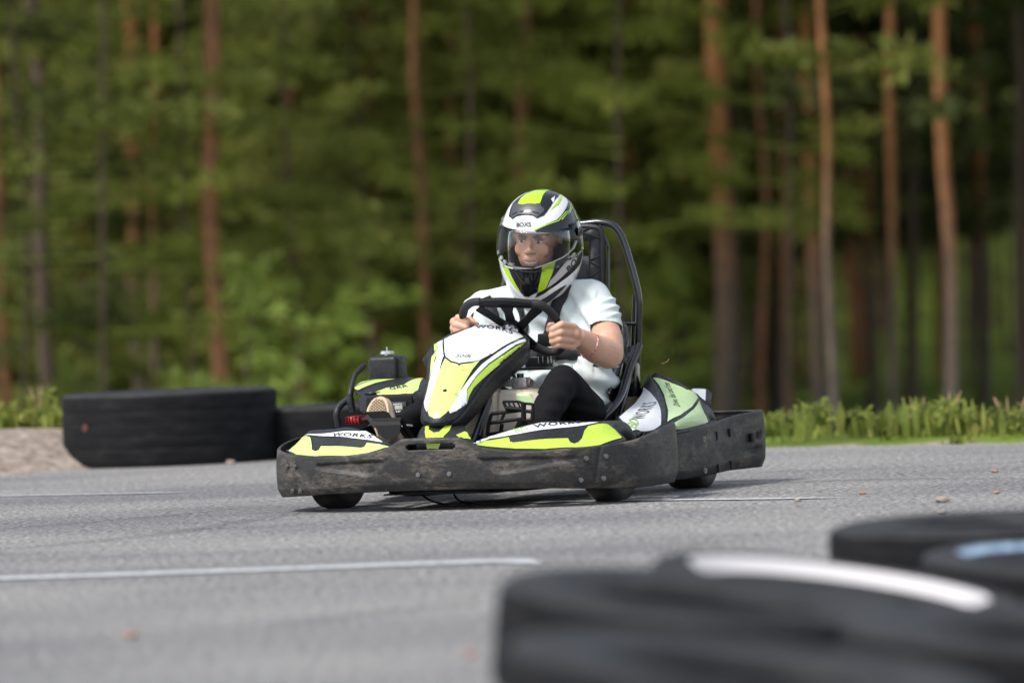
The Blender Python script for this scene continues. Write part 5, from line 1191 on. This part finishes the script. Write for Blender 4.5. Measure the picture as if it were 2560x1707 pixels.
sweep(bm, crom([KART_AT + kk @ K(p) for p in ((0.499,-0.9,0.499), (0.513,-0.9,0.503), (0.525,-0.9,0.507), (0.53,-0.9,0.517))], 3), .0016, 5)
M['straw'] = mat('dry straw', (.38, .24, .12), .8); tag(bmobj('straw', bm, M['straw'], None), 'bent bit of dry straw flying through the air right of the seat', 'straw')

# ------------------------------------------------------------------ vegetation
def leafmat(name, c0, c1, c2, sc=1.4):
    m = mat(name, c1, .7, spec=.2); oi = m.node_tree.nodes.new('ShaderNodeObjectInfo')
    n = noise(m, coords(m), sc, 3, .6); c = ramp(m, n, [(.32, c0), (.5, c1), (.68, c2)])
    hs = m.node_tree.nodes.new('ShaderNodeHueSaturation'); mr = m.node_tree.nodes.new('ShaderNodeMapRange'); mr.inputs['To Min'].default_value = .65; mr.inputs['To Max'].default_value = 1.3
    ln(m, oi.outputs['Random'], mr.inputs['Value']); ln(m, mr.outputs[0], hs.inputs['Value']); ln(m, c, hs.inputs['Color']); ln(m, hs.outputs[0], bsdf(m).inputs['Base Color'])
    tr = m.node_tree.nodes.new('ShaderNodeBsdfTranslucent'); ln(m, hs.outputs[0], tr.inputs['Color']); mx = m.node_tree.nodes.new('ShaderNodeMixShader'); mx.inputs[0].default_value = .42
    out = [q for q in m.node_tree.nodes if q.type == 'OUTPUT_MATERIAL'][0]; ln(m, bsdf(m).outputs[0], mx.inputs[1]); ln(m, tr.outputs[0], mx.inputs[2]); ln(m, mx.outputs[0], out.inputs[0])
    return m
M['needle'] = leafmat('pine needles', (.11, .13, .030), (.24, .265, .062), (.39, .395, .11))
M['needlebright'] = leafmat('young needles', (.14, .19, .04), (.24, .31, .07), (.34, .41, .11), 3)
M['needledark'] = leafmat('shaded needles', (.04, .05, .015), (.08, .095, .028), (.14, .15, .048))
M['bark'] = mat('pine bark', (.2, .1, .06), .9, spec=.2)
_m = M['bark']; _tc = _m.node_tree.nodes.new('ShaderNodeTexCoord'); _sx = _m.node_tree.nodes.new('ShaderNodeSeparateXYZ'); ln(_m, _tc.outputs['Object'], _sx.inputs[0])
_n = noise(_m, coords(_m, (9, 9, 3)), 2, 5, .65); _ad = _m.node_tree.nodes.new('ShaderNodeMath'); _ad.operation = 'MULTIPLY_ADD'; ln(_m, _n, _ad.inputs[0]); _ad.inputs[1].default_value = 1.6; ln(_m, _sx.outputs[2], _ad.inputs[2])
_hz = _m.node_tree.nodes.new('ShaderNodeMath'); _hz.operation = 'DIVIDE'; ln(_m, _ad.outputs[0], _hz.inputs[0]); _hz.inputs[1].default_value = 6
_c = ramp(_m, _hz.outputs[0], [(.20, (.13, .105, .095)), (.42, (.17, .115, .09)), (.60, (.32, .14, .065)), (.9, (.44, .19, .085))])
_c = mix(_m, .7, _c, ramp(_m, _n, [(.35, (.45, .45, .45)), (.6, (1.05, 1.05, 1.05))]), 'MULTIPLY'); ln(_m, _c, bsdf(_m).inputs['Base Color'])
M['barkred'] = mat('red pine bark', (.30, .11, .05), .9, spec=.2); _m = M['barkred']; _n = noise(_m, coords(_m, (9, 9, 3)), 2, 5, .65); ln(_m, ramp(_m, _n, [(.35, (.12, .06, .04)), (.62, (.30, .135, .07))]), bsdf(_m).inputs['Base Color'])
M['barkdark'] = mat('dark bark', (.12, .085, .07), .95, spec=.1)

def tuft(V, F, q, c, r, n=7):
    for _ in range(n):
        d = V_((q.uniform(-1, 1), q.uniform(-1, 1), q.uniform(-.6, 1))).normalized(); a = c + d * r * q.uniform(.2, .6)
        s = d.orthogonal().normalized() * r * q.uniform(.14, .26); i = len(V); b = a + d * r * q.uniform(.7, 1.1) + V_((0, 0, -.05 * r))
        s2 = d.cross(s); V.extend([a - s, a + s, b + s * .6 + s2 * .3, b - s * .5 - s2 * .3]); F.append((i, i + 1, i + 2, i + 3))
def crown_mesh(seed, z0, z1, L0, per=5, dz=.38, tr=.13, tn=12, droop=.1, top=None, sparse=0.):
    """needle tufts along limbs, grouped in pads with gaps between them; returns (limbs, needles)"""
    q = random.Random(seed); V, F = [], []; bm = bmesh.new(); z = z0
    while z < z1:
        fz = (z - z0) / (z1 - z0)
        for k in range(per):
            if q.random() < sparse: continue
            a = q.uniform(0, 6.283); L = L0 * q.uniform(.55, 1.1) * (1 - .55 * fz ** 2); up = q.uniform(-.05, .22) - droop
            p0 = V_((0, 0, z + q.uniform(-.1, .1))); d = V_((math.cos(a), math.sin(a), up)); p1 = p0 + d * L * .55 + V_((0, 0, .05 * L)); p2 = p0 + d * L + V_((0, 0, q.uniform(-.05, .15) * L))
            sweep(bm, [p0, p1, p2], [.018, .012, .004], 4, caps=False)
            for j in range(tn):
                t = q.uniform(.35, 1.05) ** .8; c = (p0.lerp(p1, t / .55) if t < .55 else p1.lerp(p2, (t - .55) / .45))
                w = .30 * L * (1.15 - abs(t - .7)); sd = V_((-math.sin(a), math.cos(a), 0))
                c = c + sd * q.uniform(-w, w) * .9 + V_((0, 0, q.uniform(-.05, .10))); tuft(V, F, q, c, tr * q.uniform(.7, 1.3))
        z += dz * q.uniform(.7, 1.4)
    if top:
        for _ in range(top):
            c = V_((q.gauss(0, 1.1), q.gauss(0, 1.1), q.uniform(z1, z1 + 4))); tuft(V, F, q, c, .6, 6)
    nl = len(bm.faces); n0 = len(bm.verts); bm.verts.ensure_lookup_table(); bm.verts.index_update()
    LV = [v.co.copy() for v in bm.verts]; LF = [tuple(v.index for v in f.verts) for f in bm.faces]; bm.free()
    nm = bpy.data.meshes.new('crown'); nm.from_pydata(LV + V, [], LF + [tuple(i + n0 for i in f) for f in F])
    nm.polygons.foreach_set('material_index', [1] * nl + [0] * len(F)); return nm
def trunk_mesh(seed, r, h=14, lean=.03):
    q = random.Random(seed); pts = []; x = y = 0
    for i in range(15):
        z = i * h / 14; pts.append(V_((x, y, z - .2))); x += q.uniform(-.5, .5) * lean * h / 14 * 4; y += q.uniform(-.5, .5) * lean * 4
    bm = bmesh.new(); sweep(bm, crom(pts, 2), [r * 1.25, r * 1.02, r, r * .97, r * .92, r * .85, r * .7, r * .5], 12); me = bpy.data.meshes.new('trunk'); bm.to_mesh(me); bm.free()
    return me
CROWNS = {}; CMESH = {}
def crown(kind, seed):
    if (kind, seed) not in CROWNS:
        if kind == 'dense': c = crown_mesh(seed, .8, 6.8, 1.6, 6, .32, .11, 18, top=25)
        elif kind == 'edge': c = crown_mesh(seed, 1.5, 6.8, 2.0, 5, .38, .12, 20, top=25)
        elif kind == 'mid': c = crown_mesh(seed, 2.2, 6.8, 1.8, 4, .42, .12, 16, top=40, sparse=.1)
        elif kind == 'clean': c = crown_mesh(seed, 3.3, 7, 1.5, 3, .55, .13, 10, top=220, sparse=.4)
        elif kind == 'bare': c = crown_mesh(seed, 1.2, 7, 1.7, 2, .55, .12, 16, top=30, sparse=.25)
        elif kind == 'screen': c = crown_mesh(seed, 1.7, 6.5, 1.8, 3, .5, .09, 16, sparse=.2)
        elif kind == 'screen2': c = crown_mesh(seed, 2.6, 4.2, 1.3, 4, .5, .09, 16, sparse=.2)
        elif kind == 'young': c = crown_mesh(seed, .9, 2.8, .95, 3, .36, .075, 8, droop=-.1)
        CROWNS[(kind, seed)] = c
    return CROWNS[(kind, seed)]
def add_tree(x, y, r, kind, seed, label, m='needle', bark='bark', group=None, h=14, lean=0., name='pine_tree', cat='pine tree', spin=None, sc=1.):
    q = random.Random(seed * 31 + int(x * 100)); e = empty(name, (x, y, terrain(x, y)), spin if spin is not None else q.uniform(0, 6.28)); tag(e, label, cat, group)
    e.scale = (sc, sc, sc); e.rotation_euler.y = lean * math.cos(e.rotation_euler.z) ; e.rotation_euler.x = lean * math.sin(e.rotation_euler.z)
    link('trunk', trunk_mesh(seed, r, h), M[bark], e)
    key = (kind, seed % 4, m)
    if key not in CMESH:
        me = crown(kind, seed % 4); me = me.copy() if me.materials else me
        me.materials.clear(); me.materials.append(M[m]); me.materials.append(M['barkdark']); 
        CMESH[key] = me
    o = bpy.data.objects.new('crown', CMESH[key]); col.objects.link(o); o.parent = e
    return e
PX = lambda px, D: (px - 1280) / 14222. * D
NAMED = [  # px, distance, radius, crown, seed, needles, bark, label
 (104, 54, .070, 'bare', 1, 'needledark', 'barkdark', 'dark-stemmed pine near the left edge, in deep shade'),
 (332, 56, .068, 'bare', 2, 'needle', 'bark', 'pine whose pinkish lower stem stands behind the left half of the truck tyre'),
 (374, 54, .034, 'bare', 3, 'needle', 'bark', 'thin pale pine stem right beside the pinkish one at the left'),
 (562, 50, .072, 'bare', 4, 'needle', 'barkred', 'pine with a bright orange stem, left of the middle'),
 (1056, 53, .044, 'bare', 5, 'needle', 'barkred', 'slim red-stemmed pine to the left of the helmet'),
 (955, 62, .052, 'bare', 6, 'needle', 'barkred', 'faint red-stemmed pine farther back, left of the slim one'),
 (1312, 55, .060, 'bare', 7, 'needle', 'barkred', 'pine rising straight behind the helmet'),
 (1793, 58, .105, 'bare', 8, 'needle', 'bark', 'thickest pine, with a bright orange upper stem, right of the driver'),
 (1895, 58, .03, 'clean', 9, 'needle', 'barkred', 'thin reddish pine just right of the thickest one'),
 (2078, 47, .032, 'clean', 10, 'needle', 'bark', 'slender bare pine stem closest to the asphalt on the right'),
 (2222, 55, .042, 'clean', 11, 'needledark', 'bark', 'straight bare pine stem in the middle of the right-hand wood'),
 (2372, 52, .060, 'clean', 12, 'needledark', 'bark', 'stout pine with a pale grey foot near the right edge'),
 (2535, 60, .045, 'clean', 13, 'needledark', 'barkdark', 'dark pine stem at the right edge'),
 (22, 58, .05, 'bare', 14, 'needledark', 'barkred', 'reddish stem in the shade at the far left'),
 (1165, 62, .05, 'bare', 15, 'needle', 'barkred', 'distant red stem above the steering wheel'),
 (760, 62, .05, 'dense', 17, 'needle', 'barkred', 'leafy pine between the orange stem and the engine side'),
 (1560, 66, .06, 'edge', 18, 'needle', 'bark', 'broad yellow-green pine just right of the roll hoop'),
 (200, 62, .06, 'dense', 19, 'needle', 'bark', 'bushy pine between the dark stem and the pinkish one'),
 (450, 64, .05, 'dense', 20, 'needle', 'bark', 'bushy pine left of the bright orange stem'),
 (880, 68, .05, 'dense', 21, 'needle', 'bark', 'bushy pine above the airbox'),
 (1430, 74, .06, 'edge', 22, 'needle', 'bark', 'yellow-green pine above and right of the helmet'),
 (262, 50, .022, 'screen', 24, 'needle', 'barkdark', 'feathery pine boughs hanging in front of the pinkish stem'),
 (60, 51, .022, 'screen', 25, 'needledark', 'barkdark', 'shaded pine boughs near the left edge'),
 (475, 51, .022, 'screen', 26, 'needle', 'barkdark', 'pine boughs crossing in front of the bright orange stem'),
 (720, 52, .022, 'screen', 27, 'needle', 'barkdark', 'pine boughs above the two young pines'),
 (1150, 54, .022, 'screen', 28, 'needle', 'barkdark', 'pine boughs above and left of the helmet'),
 (1560, 53, .022, 'screen', 29, 'needle', 'barkdark', 'yellow-green pine boughs above the roll hoop'),
 (1960, 54, .022, 'screen2', 30, 'needle', 'barkdark', 'green bough reaching across the slender bare stem'),
 (1690, 70, .05, 'edge', 23, 'needle', 'bark', 'pine spreading left of the thickest stem'),
]
for i, (px, D, r, kind, seed, m, bk, lab) in enumerate(NAMED): add_tree(PX(px, D), D, r, kind, seed, lab, m, bk, 'pines of the wood edge', lean=R(1.2) if px > 1500 else R(.8))
for i, (px, D, sc, lab) in enumerate([(600, 44, .78, 'bright green young pine in front of the orange stem'), (930, 45, .72, 'bright green young pine left of the engine airbox'), (745, 48, .72, 'light green sapling between the two bright young pines'), (250, 52, .7, 'low green sapling left of the pinkish stem'), (1660, 56, .65, 'olive young pine right of the seat')]):
    add_tree(PX(px, D), D, .02, 'young', 30 + i, lab, 'needlebright', 'barkdark', 'young trees at the wood edge', h=2.6, name='young_pine', cat='sapling', sc=sc)
q = random.Random(5); k = 0; used = [(PX(p[0], p[1]), p[1]) for p in NAMED]
while k < 135:
    D = 60 + 62 * q.random(); x = q.uniform(-.105, .105) * D
    if any((x - a) ** 2 + (D - b) ** 2 < 2.2 for a, b in used): continue
    used.append((x, D)); px = x / D * 14222 + 1280
    right = px > 1780 or q.random() < .0; kind = ('clean' if q.random() < .75 else 'mid') if right else (q.choice(['dense', 'dense', 'edge']) if px < 1300 else q.choice(['edge', 'dense', 'mid']))
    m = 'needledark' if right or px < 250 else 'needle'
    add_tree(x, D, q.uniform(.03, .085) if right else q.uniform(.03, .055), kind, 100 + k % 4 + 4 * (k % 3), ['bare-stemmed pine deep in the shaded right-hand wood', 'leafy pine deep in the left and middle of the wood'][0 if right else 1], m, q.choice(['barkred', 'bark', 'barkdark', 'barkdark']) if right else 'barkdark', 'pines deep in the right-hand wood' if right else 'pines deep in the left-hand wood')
    k += 1
for i in range(26):      # neighbours beside the field of view, for shade
    D = q.uniform(46, 90); sgn = q.choice([-1, 1]); add_tree(sgn * (.11 * D + q.uniform(1, 14)), D, .11, 'mid', 200 + i % 4, 'tall pine beyond the sides of the photo', 'needle', 'bark', 'pines beyond the sides of the photo')
def far_wood():
    q = random.Random(9); V, F, M1 = [], [], []
    bm = bmesh.new()
    for _ in range(170):
        D = q.uniform(126, 160); x = q.uniform(-.15, .15) * D; z = terrain(x, D); bmesh.ops
        sweep(bm, [V_((x, D, z - .5)), V_((x + q.uniform(-.2, .2), D, z + 14))], [.16, .10], 6, caps=False)
    for _ in range(9000):
        D = q.uniform(118, 160); x = q.uniform(-.16, .16) * D; z = terrain(x, D) + q.uniform(.4, 13); i = len(V); tuft(V, F, q, V_((x, D, z)), .6, 3)
    me = bpy.data.meshes.new('far_wood'); bm.to_mesh(me); bm.free(); n0 = len(me.polygons)
    o = link('far_wood', me, M['barkdark'], None); tag(o, kind='stuff'); o['label'] = 'far trunks of the pine wood reading as one dark mass'; o['category'] = 'wood'
    nm = bpy.data.meshes.new('far_foliage'); nm.from_pydata(V, [], F); o2 = link('far_foliage', nm, M['needle'], None); tag(o2, 'far foliage of the pine wood, one dark green mass', 'foliage', kind='stuff')
far_wood()

# weeds along the edge of the asphalt
M['grass'] = leafmat('roadside grass', (.11, .14, .03), (.22, .26, .055), (.40, .38, .10), 6); M['dry'] = mat('dry seed head', (.40, .26, .16), .9)
def blades(V, F, q, c, n, h, sp, wd=.012):
    for _ in range(n):
        a = q.uniform(0, 6.28); b = c + V_((q.gauss(0, sp), q.gauss(0, sp), 0)); hh = h * q.uniform(.45, 1.1); d = V_((math.cos(a), math.sin(a), 0)); s = V_((-d.y, d.x, 0)) * wd * q.uniform(.6, 1.5)
        p1 = b + V_((0, 0, hh * .6)) + d * hh * .10; p2 = b + V_((0, 0, hh)) + d * hh * .35 * q.random(); i = len(V)
        V.extend([b - s * .6, b + s * .6, p1 + s, p1 - s, p2]); F.extend([(i, i + 1, i + 2, i + 3), (i + 3, i + 2, i + 4)])
V, F = [], []; q = random.Random(3)
for _ in range(230):
    x = q.uniform(-3.3, 3.6); d = abs(q.gauss(0, .55 if x < 0 else 1.1)) + (.12 if x > -1.5 else 1.0); y = edge_y(x) + d; cl = .5 + .5 * math.sin(x * 7.1 + math.sin(x * 3) * 2)
    h = (.03 + .085 * cl ** 2 * q.random())
    h *= q.uniform(.4, 1.6)
    if cl < .55 and q.random() < .9: continue
    if x > 0 and d < .3: h *= .8
    blades(V, F, q, V_((x, y, terrain(x, y) - .01)), 12, h, .05)
for _ in range(900):
    x = q.uniform(-7, 7); y = edge_y(x) + q.uniform(5, 40); blades(V, F, q, V_((x, y, terrain(x, y) - .02)), 8, q.uniform(.06, .16), .12, .02)
me = bpy.data.meshes.new('grass'); me.from_pydata(V, [], F); tag(link('grass', me, M['grass'], None), kind='stuff')
def weed(px, D, h, lab, n=26, sp=.05, seed_heads=0, m='grass'):
    h *= .62; n = int(n * .6)
    x = PX(px, D) ; V, F = [], []; q = random.Random(int(px)); z = terrain(x, D)
    blades(V, F, q, V_((0, 0, 0)), n, h, sp, .016)
    for j in range(int(n * .8)):
        c = V_((q.gauss(0, sp * .8), q.gauss(0, sp), h * q.uniform(.25, .95))); tuft(V, F, q, c, .035, 5)
    e = empty('weed', (x, D, z - .01)); tag(e, lab, 'weed', 'weeds along the edge of the asphalt')
    me = bpy.data.meshes.new('leaves'); me.from_pydata(V, [], F); link('leaves', me, M[m], e)
    for j in range(seed_heads):
        bm = bmesh.new(); dx = q.uniform(-.08, .08); sweep(bm, [V_((dx * .3, 0, 0)), V_((dx, 0, h * .95)), V_((dx * 1.2, 0, h * 1.15))], [.0015, .002, .007, .002], 5); bmobj('seed_head', bm, M['dry'], e)
for a in [(1985, 27.9, .20, 'low leafy weed with yellow flecks just right of the rear bumper'), (2035, 27.7, .30, 'tall pointed weed beside the slender bare stem', 40, .06), (2145, 27.4, .22, 'narrow upright weed right of the slender bare stem'), (2290, 27.3, .26, 'bushy weed with dry stalks left of the stout pine', 44, .09, 3),
          (2350, 27.1, .30, 'tallest bushy weed at the foot of the stout pine', 50, .09, 2), (2408, 27.0, .20, 'small weed right of the stout pine'), (2515, 27.0, .25, 'weed with brown seed heads near the right edge', 34, .08, 4), (2555, 26.8, .22, 'weed cut off by the right edge', 30, .06, 1),
          (1925, 28.0, .20, 'low weed beside the rear corner of the kart'), (2215, 27.5, .17, 'short weed below the straight bare stem'),
          (105, 29.0, .30, 'tall stalk with a pale brown flower head left of the truck tyre', 24, .05, 4), (60, 28.9, .20, 'yellow-green weed on the gravel bank at the left', 40, .08), (15, 28.9, .22, 'yellow-flowering weed at the left edge', 40, .09), (135, 28.8, .18, 'green weed against the left side of the truck tyre', 36, .06)]: weed(*a)

# ------------------------------------------------------------------ light and camera
SUN_EL, SUN_AZ = R(52), R(232)          # high behind a thin overcast
w = bpy.data.worlds.new('World'); scn.world = w; w.use_nodes = True
nt = w.node_tree; bg = nt.nodes['Background']
sky = nt.nodes.new('ShaderNodeTexSky'); sky.sky_type = 'NISHITA'; sky.sun_disc = False
sky.sun_elevation = SUN_EL; sky.sun_rotation = SUN_AZ; sky.dust_density = 1.2; sky.air_density = 1.0; sky.ozone_density = 1
hs = nt.nodes.new('ShaderNodeHueSaturation'); hs.inputs['Saturation'].default_value = .45
nt.links.new(sky.outputs[0], hs.inputs['Color']); nt.links.new(hs.outputs[0], bg.inputs['Color'])
bg.inputs['Strength'].default_value = .13
sd = bpy.data.lights.new('sun', 'SUN'); sd.energy = 2.1; sd.angle = R(14); sd.color = (1, .965, .91)
so = bpy.data.objects.new('sun', sd); col.objects.link(so)
sdir = Vector((math.sin(SUN_AZ) * math.cos(SUN_EL), math.cos(SUN_AZ) * math.cos(SUN_EL), math.sin(SUN_EL)))
so.rotation_euler = sdir.to_track_quat('Z', 'Y').to_euler(); so.location = (0, 10, 30)
cd = bpy.data.cameras.new('camera'); cam = bpy.data.objects.new('camera', cd); col.objects.link(cam)
cd.sensor_width = 36; cd.lens = 200; cd.clip_end = 2000; cd.clip_start = .1
cd.dof.use_dof = True; cd.dof.focus_distance = 22.0; cd.dof.aperture_fstop = 2.1
pitch = math.atan(183 / 14222.); roll = math.atan(.04)
cam.location = (0, 0, .9)
cam.matrix_world = Matrix.Translation((0, 0, .9)) @ (Matrix.Rotation(R(90) - pitch, 4, 'X') @ Matrix.Rotation(-roll, 4, 'Z'))
scn.camera = cam
scn.view_settings.view_transform = 'Standard'; scn.view_settings.look = 'None'; scn.view_settings.gamma = 1
scn.view_settings.exposure = .78
scn.cycles.use_denoising = True
